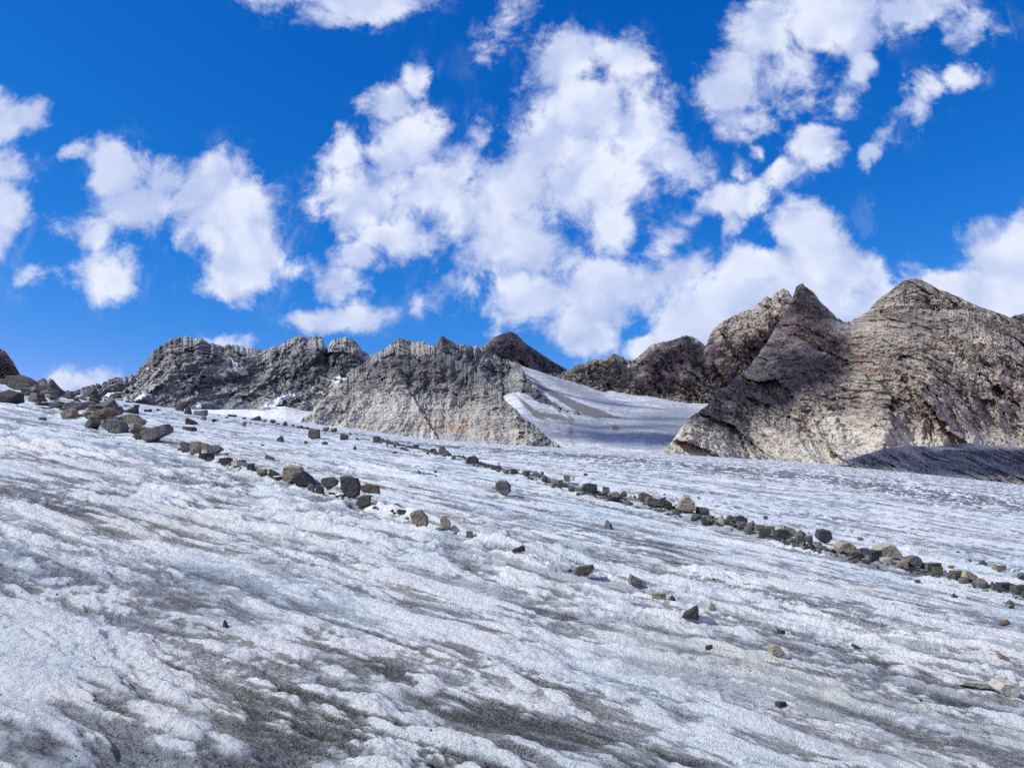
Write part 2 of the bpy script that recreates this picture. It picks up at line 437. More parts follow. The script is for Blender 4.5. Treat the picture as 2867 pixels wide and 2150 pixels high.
# dirty patches near, darker patches far off (pixel, length, width in metres, strength)
ZONES = [(1250,2080,.9,.35,1.0),(1560,2010,.7,.22,.8),(1050,1960,.5,.14,.7),(1150,1870,.6,.12,.6),(780,2020,.35,.2,.9),(850,1930,.25,.1,.7),(250,2080,.4,.12,.9),(330,1930,.25,.10,.7),(590,1690,.3,.1,.9),(250,1485,.25,.12,1.2),(350,1390,.4,.14,.8),(360,1425,.3,.1,1.0),(1560,1730,.45,.16,1.2),(1640,1720,.3,.1,.8),(1180,1690,.8,.12,.5),(700,1640,.9,.12,.6),(2760,1990,.7,.15,1.0),(2500,1950,.6,.08,.7),(2300,1860,.8,.1,.6),(2450,1830,.8,.15,.5),(2650,2080,.5,.2,.4),(2200,1770,1.0,.2,.5),(2550,1600,3,.5,.3),(1830,2080,.6,.15,.6),(960,1560,.6,.1,.5),(920,1500,.5,.1,.4),(440,1650,.6,.07,.5),(1650,1930,.35,.08,.6),(700,2120,.35,.12,.8),
 (2000,1305,40,7,1.1),(1500,1270,40,6,1.0),(2500,1345,25,3,.8),(200,1780,.7,.3,-.5),(1750,1850,.6,.16,-.7),(2300,1950,.8,.15,-.6),(1350,1900,.4,.12,-.7),(700,1800,.5,.15,-.4),(2600,1420,8,1.2,-.7),(1000,1700,.5,.2,-.3)]
build_glacier()

# ------------------------------------------------------------------ rock faces
def rock_material(name, c_pale, c_mid, c_dark, scale=1.25, orange=0.0):
    m, g, b = mat_new(name)
    pos = g.n('ShaderNodeNewGeometry').outputs['Position']
    q = g.mapping(pos, (0, 0, 0), (R(20), R(35), R(15)), (1, 1, 2.2))
    n1 = g.noise(q, .012 * scale, 8, .62, .4)
    n2 = g.noise(q, .09 * scale, 8, .68, .3)
    n3 = g.noise(q, .5 * scale, 5, .7, .2)
    pale = g.attr('pale'); snow = g.attr('snow'); org = g.attr('orange')
    k = g.m('ADD', g.m('MULTIPLY', n1, 1.5), g.m('MULTIPLY', n2, .9))
    k = g.m('ADD', k, g.m('MULTIPLY', n3, .35))
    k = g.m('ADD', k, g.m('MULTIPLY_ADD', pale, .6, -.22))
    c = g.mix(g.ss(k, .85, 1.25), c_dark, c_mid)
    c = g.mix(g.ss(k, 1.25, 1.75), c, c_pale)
    crack = g.attr('crack')
    c = g.mix(g.m('MULTIPLY', g.ss(crack, .10, .0), .45), c, c_dark)
    oo = g.m('MULTIPLY', g.ss(org, .06, .3), .8)
    oo = g.m('MULTIPLY', g.ss(g.m('ADD', org, g.m('MULTIPLY', g.m('SUBTRACT', n2, .5), 1.6)), .45, .75), oo)
    c = g.mix(oo, c, (.36, .21, .14, 1))
    sn = g.ss(g.m('ADD', snow, g.m('MULTIPLY', g.m('SUBTRACT', n3, .5), .6)), .48, .56)
    c = g.mix(sn, c, (.82, .86, .92, 1))
    g.set(b.inputs['Base Color'], c)
    b.inputs['Roughness'].default_value = .9
    b.inputs['Specular IOR Level'].default_value = .25
    bh = g.m('ADD', g.m('MULTIPLY', g.noise(q, .35 * scale, 6, .7), 1.6 / scale), g.m('MULTIPLY', g.noise(q, 1.4 * scale, 3, .7), .35 / scale))
    bp = g.n('ShaderNodeBump', ins={'Height': bh, 'Strength': .5, 'Distance': 1.0})
    g.set(b.inputs['Normal'], bp.outputs[0])
    return m
ROCK_L = rock_material('slate_grey_rock', (.52, .515, .49, 1), (.265, .275, .28, 1), (.11, .118, .135, 1))
ROCK_M = rock_material('pale_polished_rock', (.50, .485, .44, 1), (.31, .31, .295, 1), (.135, .14, .148, 1))
ROCK_R = rock_material('tan_rock', (.50, .475, .42, 1), (.31, .295, .265, 1), (.13, .122, .118, 1))
ROCK_D = rock_material('dark_rock', (.27, .26, .24, 1), (.165, .163, .16, 1), (.09, .092, .10, 1))

FACES = {}
def curve(pts, U, sm=0):
    p = np.array(pts, float)
    return np.interp(U, p[:, 0], p[:, 1])
def mountain(name, label, sky_pts, base_pts, yb, yc, mat, nu, nv, seed, amp=1.0, gamma=1.0, rough_px=3.0, paint=None, cell=1.0, strata=35, back=True, scree=0.0, topfine=1.0, yfun=None, slabs=1.0, lean=1.0, scree_v=None):
    """a ridge: skyline and foot from the photograph, foot at distance yb and crest at yc"""
    u0, u1 = sky_pts[0][0], sky_pts[-1][0]
    U = np.linspace(u0, u1, nu)
    sk = curve(sky_pts, U); bs = curve(base_pts, U)
    sk = sk + rough_px * (1.2 * fbm(U / 22., U * 0 + seed, 5, seed, .66) - .8 * ridged(U / 30., U * 0 + seed + .5, 4, seed + 60, .6) - .30 * np.maximum(0, ridged(U / 21., U * 0 + seed + .7, 2, seed + 61, .5)) ** 1.5 + .4)
    ybv = curve(yb, U) if isinstance(yb, list) else np.full(nu, float(yb))
    ycv = curve(yc, U) if isinstance(yc, list) else np.full(nu, float(yc))
    s = np.linspace(0, 1, nv)[:, None]
    bs = np.maximum(bs, sk + 1)
    V = bs[None, :] + (sk - bs)[None, :] * s
    UU = np.repeat(U[None, :], nv, 0)
    T, E = TE(UU, V)
    Y = ybv[None, :] + (ycv - ybv)[None, :] * s ** gamma
    if yfun is not None: Y = yfun(UU, V, s, Y)
    X = T * Y; Z = CAM_H + E * Y
    # relief
    ang = R(strata)
    ca, sa = math.cos(ang), math.sin(ang)
    p = X * ca + Z * sa; q = -X * sa + Z * ca
    wx = 18 * fbm(X / 90., Z / 90., 3, seed + 1); wz = 18 * fbm(X / 90. + 9, Z / 90., 3, seed + 2)
    p = p + wx; q = q + wz
    BIG = cell; cell = cell * .52; amp = amp * 1.4
    p = p * 1.0; 
    D = 21 * BIG * (ridged((X + wx) / (110 * BIG), (Z + wz) / (230 * BIG), 3, seed + 3, .5))
    D = D + 13 * cell * ridged(p / (46 * cell), q / (80 * cell), 4, seed + 4, .6)
    D = D + 14 * cell * ridged((X + wx * .6) / (34 * cell), (Z + wz * .6) / (120 * cell), 3, seed + 14, .55)
    gx = X + .35 * Z * lean
    f0, g0 = facet(gx / (48 * BIG) + .35 * perlin(p / 50, q / 50, seed + 70), Z / (95 * BIG) + .3 * perlin(p / 50, q / 50, seed + 71), seed + 72, 1.5, .25)
    D = D + 15 * BIG * slabs * f0 * (1 if scree == 0 else 1 - .6 * np.minimum(1, (1 - s) * 2 * scree))
    f1, g1 = facet(gx / (19 * cell) + .4 * perlin(p / 20, q / 20, seed), Z / (36 * cell) + .3 * perlin(p / 14, q / 14, seed + 2), seed + 5, 1.2, .4)
    f2, g2 = facet((p + 3 * f1) / (13 * cell) + .3 * perlin(p / 9, q / 9, seed + 1), q / (9 * cell), seed + 6, .9)
    f3, g3 = facet(p / (5.0 * cell), q / (3.6 * cell), seed + 8, .9)
    f4, g4 = facet((p * .8 + q * .6) / (2.6 * cell), (q * .8 - p * .6) / (2.0 * cell), seed + 9, .9)
    sc_mask = sstep(fbm(X / 90., Z / 50., 3, seed + 30) + (1 - s) * 2.2 * scree - .6 * (1 - scree), -.1, .45) if scree > 0 else 0 * X
    if scree_v: sc_mask = np.maximum(sc_mask, sstep(V + 30 * fbm(X / 60., Z / 60., 3, seed + 33), *scree_v))
    rk = 1 - .85 * sc_mask
    D = D + rk * cell * (9 * f1 + 5.0 * f2) + cell * (2.3 * f3 + 1.2 * f4) * (1 - .6 * sc_mask) * topfine
    D = D + 2.0 * cell * fbm(X / 5., Z / 5., 4, seed + 10, .65)
    D = (D - 6 * BIG) * amp * np.minimum(1, .5 + 2.0 * (1 - s))
    Y2 = Y - D
    X = T * Y2; Z = CAM_H + E * Y2
    side = np.minimum(1, 5 * (1 - s)) * amp * np.minimum(1, 6 * s) * cell
    fy, _g = facet(Y2 / (22 * cell), Z / (15 * cell), seed + 23, .9); fz, _g = facet(Y2 / (8 * cell), Z / (6 * cell), seed + 24, .9)
    X = X + side * (3 * fy + 2.5 * fz + 2 * f2)
    Z = Z + side * .5 * (rk * (5 * f1 + 4 * f2) + 2.8 * f3 + 1.6 * f4)
    crack = np.minimum(np.minimum(g1 * 1.6 + .02, g2 + .03), g3 + .05)
    paint = paint or (lambda u, v, s: (0 * u, 0 * u, 0 * u))
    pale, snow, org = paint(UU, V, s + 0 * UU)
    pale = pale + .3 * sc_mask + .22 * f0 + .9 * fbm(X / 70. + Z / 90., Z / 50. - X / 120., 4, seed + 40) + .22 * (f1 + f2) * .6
    X2 = X; Z2 = Z
    if back:
        nb = 10
        kk = (np.arange(1, nb + 1) / nb)[:, None]
        dep = (ycv - ybv).mean() * .8 + 60
        Yb2 = Y2[-1][None, :] + dep * kk
        Xb = X2[-1][None, :] / Y2[-1][None, :] * Yb2 + 14 * amp * fbm(Yb2 / 30, np.repeat(Z2[-1][None, :], nb, 0) / 30, 3, seed + 50) * np.sin(kk * math.pi) * 0
        zb = Z2[-1][None, :]; zf = min(Z2[0].min() - 5, -5)
        Zb = zb + (zf - zb) * kk ** 1.1 - 5 * amp * np.abs(fbm(Xb / 30, Yb2 / 30, 3, seed)) * np.sin(kk * math.pi)
        X2 = np.vstack([X2, Xb]); Y2 = np.vstack([Y2, Yb2]); Z2 = np.vstack([Z2, Zb])
        ext = lambda A: np.vstack([A, np.repeat(A[-1:], nb, 0)])
        pale, snow, org, crack = map(ext, (pale, snow * 0 + snow, org, crack))
    o = grid_mesh(name, X2, Y2, Z2, mat, {'pale': pale, 'snow': snow, 'orange': org, 'crack': crack}, smooth=False)
    FACES[name + str(seed)] = (U, sk, bs, ybv, ycv, gamma)
    o['kind'] = 'structure'; o['label'] = label
    return o
def blob(u, v, cu, cv, ru, rv, rot=0):
    c, s = math.cos(R(rot)), math.sin(R(rot))
    a = ((u - cu) * c + (v - cv) * s) / ru; b = (-(u - cu) * s + (v - cv) * c) / rv
    return np.exp(-(a * a + b * b))

# far peaks on the left edge
mountain('distant_peak', 'dark blue peak cut off by the left edge', [(-420,900),(-260,860),(-120,915),(-60,950),(0,977),(13,982),(35,1010),(48,1034),(61,1056),(90,1090),(120,1110)],
         [(-420,1180),(120,1180)], 1900, 2300, ROCK_D, 300, 120, 401, amp=1.6, cell=2.2, rough_px=2)
mountain('distant_peak', 'small dark crag far behind the left boulders', [(70,1110),(96,1080),(104,1067),(112,1064),(120,1058),(132,1066),(141,1059),(150,1064),(160,1078),(172,1090),(200,1112)],
         [(70,1150),(200,1150)], 1300, 1400, ROCK_D, 160, 70, 402, amp=.8, rough_px=3)
# left ridge
L_SKY = [(150,1108),(187,1096),(213,1095),(247,1080),(282,1075),(321,1058),(360,1054),(366,1046),(369,1043),(374,1056),(391,1032),(430,984),(456,967),(490,947),(521,943),(555,945),(581,956),(608,967),(647,963),(677,973),(712,980),(746,980),(777,967),(803,956),(833,941),(857,943),(868,945),(885,940),(903,949),(911,970),(916,975),(930,952),(955,948),(978,945),(1004,962),(1015,984),(1039,993),(1100,1010),(1200,1040)]
def paintL(u, v, s):
    snow = blob(u, v, 655, 1018, 5, 22, -35) * 1.0 + blob(u, v, 672, 1041, 20, 6, 20) * 1.1 + blob(u, v, 418, 965 + 65, 5, 3, -20)
    snow = snow + .95 * blob(u, v, 307, 1106, 13, 6, -15) + 1.1 * blob(u, v, 402, 1117, 20, 7, -10) + blob(u, v, 555, 1137, 8, 8) + .62 * blob(u, v, 775, 1125, 60, 8, -22)
    snow = snow + .8 * blob(u, v, 925, 1067, 14, 3, 12) + .9 * blob(u, v, 955, 1059, 16, 5, 10) + .8 * blob(u, v, 945, 1072, 10, 3, 0)
    pale = .9 * blob(u, v, 625, 1070, 26, 25, 40) + .5 * blob(u, v, 700, 985, 50, 20, 20) - .35 * blob(u, v, 560, 990, 90, 40) - .4 * blob(u, v, 640, 1080, 60, 60, 30) * 0 - .35 * blob(u, v, 960, 1015, 60, 25) + .35 * blob(u, v, 740, 1080, 80, 30, -20) + .7 * blob(u, v, 930, 1080, 90, 40, -40)
    org = .35 * blob(u, v, 420, 1035, 12, 25) + .3 * blob(u, v, 360, 1075, 40, 8)
    return pale, np.minimum(snow * 1.7, 1.3), org
mountain('mountain', 'grey jagged ridge with a rounded summit left of centre', L_SKY, [(150,1185),(500,1200),(1200,1200)],
         [(150,420),(500,480),(900,560),(1200,560)], [(150,560),(400,660),(560,700),(700,760),(900,780),(1200,780)], ROCK_L, 1100, 330, 410, amp=1.0, cell=.85, rough_px=8, paint=paintL, strata=-40, scree=.25)
# far pyramid, its shade put into the dark rock colour
mountain('mountain', 'dark pyramid peak behind the head of the upper glacier', [(1300,985),(1351,969),(1382,945),(1412,932),(1430,928),(1447,936),(1468,958),(1508,986),(1551,1014),(1590,1036),(1650,1050),(1700,1060)],
         [(1300,1060),(1700,1120)], 1250, 1500, ROCK_D, 420, 160, 420, amp=1.2, cell=1.4, rough_px=2, strata=50)
# range behind the upper glacier and the wall running up to the horn
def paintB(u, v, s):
    face = sstep(u + (v - 900) * .45, 1990, 2040) * sstep(1010 - .55 * (u - 2050), v, v + 60)  # sunlit wedge painted pale into the wall, shaded rock below left darker
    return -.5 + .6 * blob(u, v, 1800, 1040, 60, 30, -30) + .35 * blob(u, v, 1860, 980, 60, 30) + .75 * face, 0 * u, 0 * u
mountain('mountain', 'brown grey range with the wall painted sunlit pale that climbs to the horn', [(1540,1062),(1590,1036),(1629,1019),(1664,1006),(1690,1006),(1720,991),(1738,999),(1751,1006),(1768,1012),(1790,997),(1803,984),(1820,967),(1860,956),(1887,952),(1921,938),(1951,948),(1970,966),(1977,968),(1984,945),(1992,929),(2006,916),(2028,897),(2051,886),(2088,870),(2108,866),(2124,847),(2147,829),(2160,836),(2174,816),(2192,809),(2206,812),(2216,829),(2240,850),(2300,900)],
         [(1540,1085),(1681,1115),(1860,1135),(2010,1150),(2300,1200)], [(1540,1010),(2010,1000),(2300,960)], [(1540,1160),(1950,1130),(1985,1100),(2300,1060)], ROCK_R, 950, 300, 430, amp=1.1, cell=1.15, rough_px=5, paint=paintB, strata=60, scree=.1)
# back summit on the right
def paintK(u, v, s):
    return .25 * blob(u, v, 2500, 860, 60, 8, -10) - .1, 0 * u, 0 * u
mountain('mountain', 'far blunt grey summit behind the big tan face', [(2380,925),(2406,886),(2429,872),(2461,838),(2497,811),(2524,788),(2563,779),(2588,788),(2629,811),(2675,827),(2725,852),(2770,868),(2811,882),(2860,905),(2920,930),(3000,960),(3300,1040)],
         [(2380,1000),(3300,1100)], 1000, 1200, ROCK_R, 560, 190, 440, amp=1.2, cell=1.1, rough_px=2.5, paint=paintK, strata=20)
mountain('distant_peak', 'dark ridge in the gap at the right edge', [(2770,900),(2829,888),(2843,882),(2867,879),(2920,860),(3000,850),(3200,900)], [(2770,1000),(3200,1050)], 1700, 1900, ROCK_D, 200, 80, 441, amp=1.4, cell=2, rough_px=3)
# big right mountain with the horn
R_SKY = [(1850,1272),(1862,1262),(1885,1232),(1908,1197),(1925,1178),(1943,1162),(1968,1145),(1989,1127),(2015,1098),(2047,1070),(2072,1052),(2093,1035),(2118,1000),(2139,966),(2158,942),(2174,914),(2192,888),(2209,856),(2220,828),(2230,806),(2245,793),(2260,806),(2283,829),(2306,854),(2329,875),(2342,888),(2361,902),(2379,902),(2406,890),(2429,875),(2470,868),(2520,866),(2570,866),(2634,870),(2702,866),(2752,884),(2807,907),(2867,948),(2960,1000),(3100,1060),(3300,1120)]
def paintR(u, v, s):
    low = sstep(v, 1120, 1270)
    pale = .55 * low + .35 * blob(u, v, 2480, 1080, 130, 60, 10) + .25 * blob(u, v, 2600, 1000, 120, 80) - .5 * blob(u, v, 2260, 860, 60, 70) - .45 * blob(u, v, 2200, 1010, 130, 90, -35) - .25 * blob(u, v, 2330, 960, 60, 80)  # horn and band below: brown rock, with cast shade painted in darker
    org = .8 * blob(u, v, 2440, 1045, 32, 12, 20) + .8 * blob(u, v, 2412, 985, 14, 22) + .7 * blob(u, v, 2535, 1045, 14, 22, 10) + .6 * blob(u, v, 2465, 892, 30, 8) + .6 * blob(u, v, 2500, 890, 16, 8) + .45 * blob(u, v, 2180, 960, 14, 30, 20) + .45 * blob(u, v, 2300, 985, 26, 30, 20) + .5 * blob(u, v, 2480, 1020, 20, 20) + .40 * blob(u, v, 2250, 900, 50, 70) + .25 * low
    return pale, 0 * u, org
def yR(u, v, s, Y):
    # the horn stands back, the right buttress forward
    return Y + 60 * blob(u, v, 2150, 860, 160, 120) - 50 * blob(u, v, 2500, 1100, 200, 160)
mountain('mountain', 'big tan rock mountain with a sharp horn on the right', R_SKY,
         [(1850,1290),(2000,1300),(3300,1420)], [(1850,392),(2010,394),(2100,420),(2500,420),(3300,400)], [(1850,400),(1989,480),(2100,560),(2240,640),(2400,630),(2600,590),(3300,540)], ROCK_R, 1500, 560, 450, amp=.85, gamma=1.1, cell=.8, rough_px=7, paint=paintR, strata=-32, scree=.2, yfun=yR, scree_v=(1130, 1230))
# dark rubble ridge at the foot, right
mountain('rubble_ridge', 'low dark rubble ridge at the right ice edge', [(2340,1302),(2366,1290),(2420,1272),(2480,1256),(2540,1247),(2600,1250),(2640,1247),(2700,1240),(2780,1246),(2867,1252),(3000,1260),(3300,1300)],
         [(2340,1330),(2867,1385),(3300,1440)], 200, [(2340,205),(2600,270),(3300,280)], ROCK_L, 620, 150, 460, slabs=.35, amp=.8, cell=.22, rough_px=2, strata=10)
UG_TOP = [(1330,1075),(1382,1075),(1420,1050),(1455,1026),(1464,1026),(1525,1046),(1577,1062),(1681,1088),(1768,1101),(1860,1112),(1928,1121),(2010,1121)]
UG_BOT = [(1330,1270),(2010,1300)]
def ug_dist(s): return 400 + 120 * s + 520 * s ** 2.2
def ug_y(u, v):
    top = np.interp(u, *zip(*UG_TOP)); bot = np.interp(u, *zip(*UG_BOT))
    return float(ug_dist(np.clip((bot - v) / (bot - top), 0, 1.0)))
RIB_BASE = [(1170,1130),(1382,1120),(1425,1096),(1464,1103),(1508,1131),(1545,1152),(1580,1155),(1640,1166)]
# inner dark ridge beside the upper glacier
def paintI(u, v, s):
    return .35 * blob(u, v, 1330, 985, 60, 25, 20) + .9 * blob(u, v, 1290, 968, 30, 8, 15) - .2, 0 * u, .25 * blob(u, v, 1400, 1010, 60, 20, 30)
mountain('rock_rib', 'dark rock rib above the pale hill, running down into the upper glacier', [(1170,1020),(1205,985),(1221,958),(1238,941),(1260,958),(1278,962),(1317,969),(1351,972),(1377,993),(1420,1008),(1460,1023),(1473,1054),(1508,1093),(1551,1127),(1580,1143),(1620,1156),(1640,1163)],
         [(u, v + 14) for u, v in RIB_BASE], [(u, ug_y(u, v) - 6) for u, v in RIB_BASE], [(u, ug_y(u, v) + (90 if u < 1560 else 12)) for u, v in RIB_BASE], ROCK_L, 560, 220, 470, amp=.8, cell=.8, rough_px=8, paint=paintI, strata=60)
# pale hill in the middle
def paintM(u, v, s):
    low = sstep(v, 1030, 1200)
    return .55 * low - .22 + .3 * blob(u, v, 1180, 985, 60, 25) + .3 * blob(u, v, 1300, 1130, 120, 50), .8 * blob(u, v, 1205, 970, 8, 2, 0), .35 * low + .2 * blob(u, v, 1250, 1190, 200, 30)
mountain('rocky_hill', 'pale rounded rock hill in the middle beyond the ice', [(838,1188),(850,1168),(872,1158),(888,1128),(905,1116),(930,1092),(950,1084),(985,1048),(1005,1028),(1039,996),(1074,980),(1095,962),(1117,947),(1139,952),(1156,958),(1186,958),(1212,969),(1238,985),(1285,1012),(1335,1045),(1382,1080),(1421,1127),(1464,1166),(1508,1201),(1542,1232),(1580,1256)],
         [(838,1200),(1580,1275)], [(838,330),(1580,330)], [(838,342),(1039,440),(1150,465),(1300,430),(1450,375),(1580,340)], ROCK_M, 1200, 430, 480, amp=.62, cell=.62, rough_px=8, paint=paintM, strata=-35, scree=.3, slabs=.35)

# upper glacier
def upper_glacier():
    nu, nv = 620, 300
    U = np.linspace(1330, 2010, nu)
    top = curve(UG_TOP, U); bot = curve(UG_BOT, U)
    s = np.linspace(0, 1, nv)[:, None]
    V = bot[None] + (top - bot)[None] * s
    UU = np.repeat(U[None], nv, 0)
    T, E = TE(UU, V)
    # steep ramp low, flatter basin above, then steepening
    Y = ug_dist(s)
    X = T * Y; Z = CAM_H + E * Y
    D = 7 * fbm(X / 60, Z / 25, 4, 500) + 1.6 * ridged(X / 12 + Z / 14, Z / 5 - X / 40, 4, 501) + .7 * fbm(X / 3, Z / 2, 3, 502)
    Y = Y - D
    cav = ridged(X / 14 + Z / 9, Z / 4.5 - X / 60, 4, 503, .65)
    mor = blob(UU, V, 1540, 1098, 50, 5, 30) * 1.2 + blob(UU, V, 1610, 1135, 60, 9, 28) * 1.3 + .9 * blob(UU, V, 1660, 1152, 55, 11, 15) + .6 * blob(UU, V, 1540, 1165, 70, 12, 10) + .6 * blob(UU, V, 1480, 1140, 60, 6, 42) + .35 * blob(UU, V, 1600, 1210, 12, 40, 0) + .7 * blob(UU, V, 1725, 1198, 12, 9) + .8 * blob(UU, V, 1490, 1060, 30, 3, 30) + .55 * blob(UU, V, 1700, 1166, 60, 3, 5)
    dark = .7 * blob(UU, V, 1640, 1100, 130, 14, 22) + .6 * blob(UU, V, 1640, 1200, 150, 35) + .8 * blob(UU, V, 1900, 1190, 90, 50)  # lower patches put cast shade into the ice colour
    o = grid_mesh('upper_glacier', X, Y, Z, ICE2, {'mor': mor, 'dark': dark, 'cav': cav})
    o['kind'] = 'structure'; o['label'] = 'upper glacier tongue coming down between hill and horn mountain'
def ice2_material():
    m, g, b = mat_new('distant_ice')
    pos = g.n('ShaderNodeNewGeometry').outputs['Position']
    st = g.mapping(pos, (0, 0, 0), (0, R(25), 0), (.35, .35, 1.3))
    n1 = g.noise(st, .09, 8, .68, .5); n2 = g.noise(st, .6, 6, .65)
    mor = g.attr('mor'); dark = g.attr('dark')
    k = g.m('ADD', g.m('MULTIPLY', n1, 1.1), g.m('MULTIPLY', n2, .8))
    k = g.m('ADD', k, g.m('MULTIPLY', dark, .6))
    k = g.m('ADD', k, g.m('MULTIPLY', g.attr('cav'), .28))
    c = g.mix(g.ss(k, .80, 1.40), (.66, .68, .72, 1), (.27, .29, .34, 1))
    mm = g.ss(g.m('ADD', mor, g.m('MULTIPLY', g.m('SUBTRACT', n2, .5), 1.3)), .20, .45)
    c = g.mix(g.m('MULTIPLY', mm, .95), c, (.14, .13, .12, 1))
    g.set(b.inputs['Base Color'], c); b.inputs['Roughness'].default_value = .7
    bp = g.n('ShaderNodeBump', ins={'Height': g.m('MULTIPLY', n2, 2.2), 'Strength': .7, 'Distance': 1.0})
    g.set(b.inputs['Normal'], bp.outputs[0])
    return m
ICE2 = ice2_material()
upper_glacier()

# ice and snow apron between the left ridge and the pale hill
def apron():
    nu, nv = 260, 60
    U = np.linspace(430, 1010, nu)
    top = curve([(430,1137),(521,1146),(600,1147),(700,1146),(740,1140),(800,1138),(850,1150),(1010,1165)], U)
    bot = np.full(nu, 1215.)
    s = np.linspace(0, 1, nv)[:, None]
    V = bot[None] + (top - bot)[None] * s
    UU = np.repeat(U[None], nv, 0); T, E = TE(UU, V)
    Y = 380 + 60 * s; X = T * Y; Z = CAM_H + E * Y
    Y = Y - 2.5 * fbm(X / 20, Z / 10, 4, 600)
    mor = .45 * blob(UU, V, 730, 1143, 60, 8, 0) + .3 * blob(UU, V, 900, 1185, 60, 5, 8)
    o = grid_mesh('snow_field', X, Y, Z, ICE2, {'mor': mor, 'dark': 0 * X, 'cav': 0 * X})
    o['kind'] = 'structure'; o['label'] = 'pale ice apron at the foot of the grey ridge'
apron()

# ------------------------------------------------------------------ boulders and stones
def stone_material(name, c1, c2, c3, warm=0.3):
    m, g, b = mat_new(name)
    tc = g.n('ShaderNodeTexCoord').outputs['Object']
    oi = g.n('ShaderNodeObjectInfo')
    off = g.n('ShaderNodeCombineXYZ', ins={0: g.m('MULTIPLY', oi.outputs['Random'], 37.0), 1: g.m('MULTIPLY', oi.outputs['Random'], 11.0)}).outputs[0]
    v = g.n('ShaderNodeVectorMath', operation='ADD', ins={0: tc, 1: off}).outputs[0]
    q = g.mapping(v, (0, 0, 0), (R(25), R(15), 0), (1, 1, 3.5))
    n1 = g.noise(q, 4.0, 8, .65, .3); n2 = g.noise(v, 22.0, 6, .7); n3 = g.noise(q, 14.0, 5, .7, .5)
    k = g.m('ADD', g.m('MULTIPLY', n1, .9), g.m('ADD', g.m('MULTIPLY', n2, .45), g.m('MULTIPLY', n3, .5)))
    c = g.mix(g.ss(k, .70, .98), c3, c1)
    c = g.mix(g.ss(k, .95, 1.2), c, c2)
    rnd = g.n('ShaderNodeMapRange', ins={0: oi.outputs['Random'], 1: 0.0, 2: 1.0, 3: .78, 4: 1.22}).outputs[0]
    cs = g.n('ShaderNodeVectorMath', operation='SCALE', ins={0: c, 3: rnd}).outputs[0]
    lich = g.ss(g.noise(v, 9.0, 6, .7), .60, .68)
    cs = g.mix(g.m('MULTIPLY', lich, warm), cs, (.20, .20, .15, 1))
    g.set(b.inputs['Base Color'], cs); b.inputs['Roughness'].default_value = .85
    b.inputs['Specular IOR Level'].default_value = .3
    bh = g.m('ADD', g.m('MULTIPLY', n3, .035), g.m('MULTIPLY', n2, .012))
    g.set(b.inputs['Normal'], g.n('ShaderNodeBump', ins={'Height': bh, 'Strength': .9, 'Distance': 1.0}).outputs[0])
    return m
STONE = {
 'd': stone_material('dark_slate', (.055, .060, .066, 1), (.10, .106, .11, 1), (.030, .032, .038, 1), .04),
 'g': stone_material('grey_stone', (.125, .135, .135, 1), (.21, .22, .215, 1), (.062, .067, .07, 1), .06),
 't': stone_material('tan_stone', (.27, .255, .20, 1), (.38, .36, .285, 1), (.14, .135, .11, 1), .2),
 'b': stone_material('brown_stone', (.115, .108, .09, 1), (.175, .165, .14, 1), (.058, .055, .05, 1), .2),
 'p': stone_material('pale_stone', (.40, .385, .35, 1), (.52, .50, .46, 1), (.24, .23, .21, 1), .1),
 'r': stone_material('reddish_stone', (.17, .135, .11, 1), (.24, .20, .165, 1), (.10, .085, .075, 1), .2),
 'u': stone_material('bluish_stone', (.075, .085, .105, 1), (.13, .145, .17, 1), (.04, .045, .055, 1), .05),
}
TONE = {'d': 'dark', 'g': 'grey', 't': 'tan', 'b': 'brown', 'p': 'pale', 'r': 'reddish', 'u': 'blue-grey'}
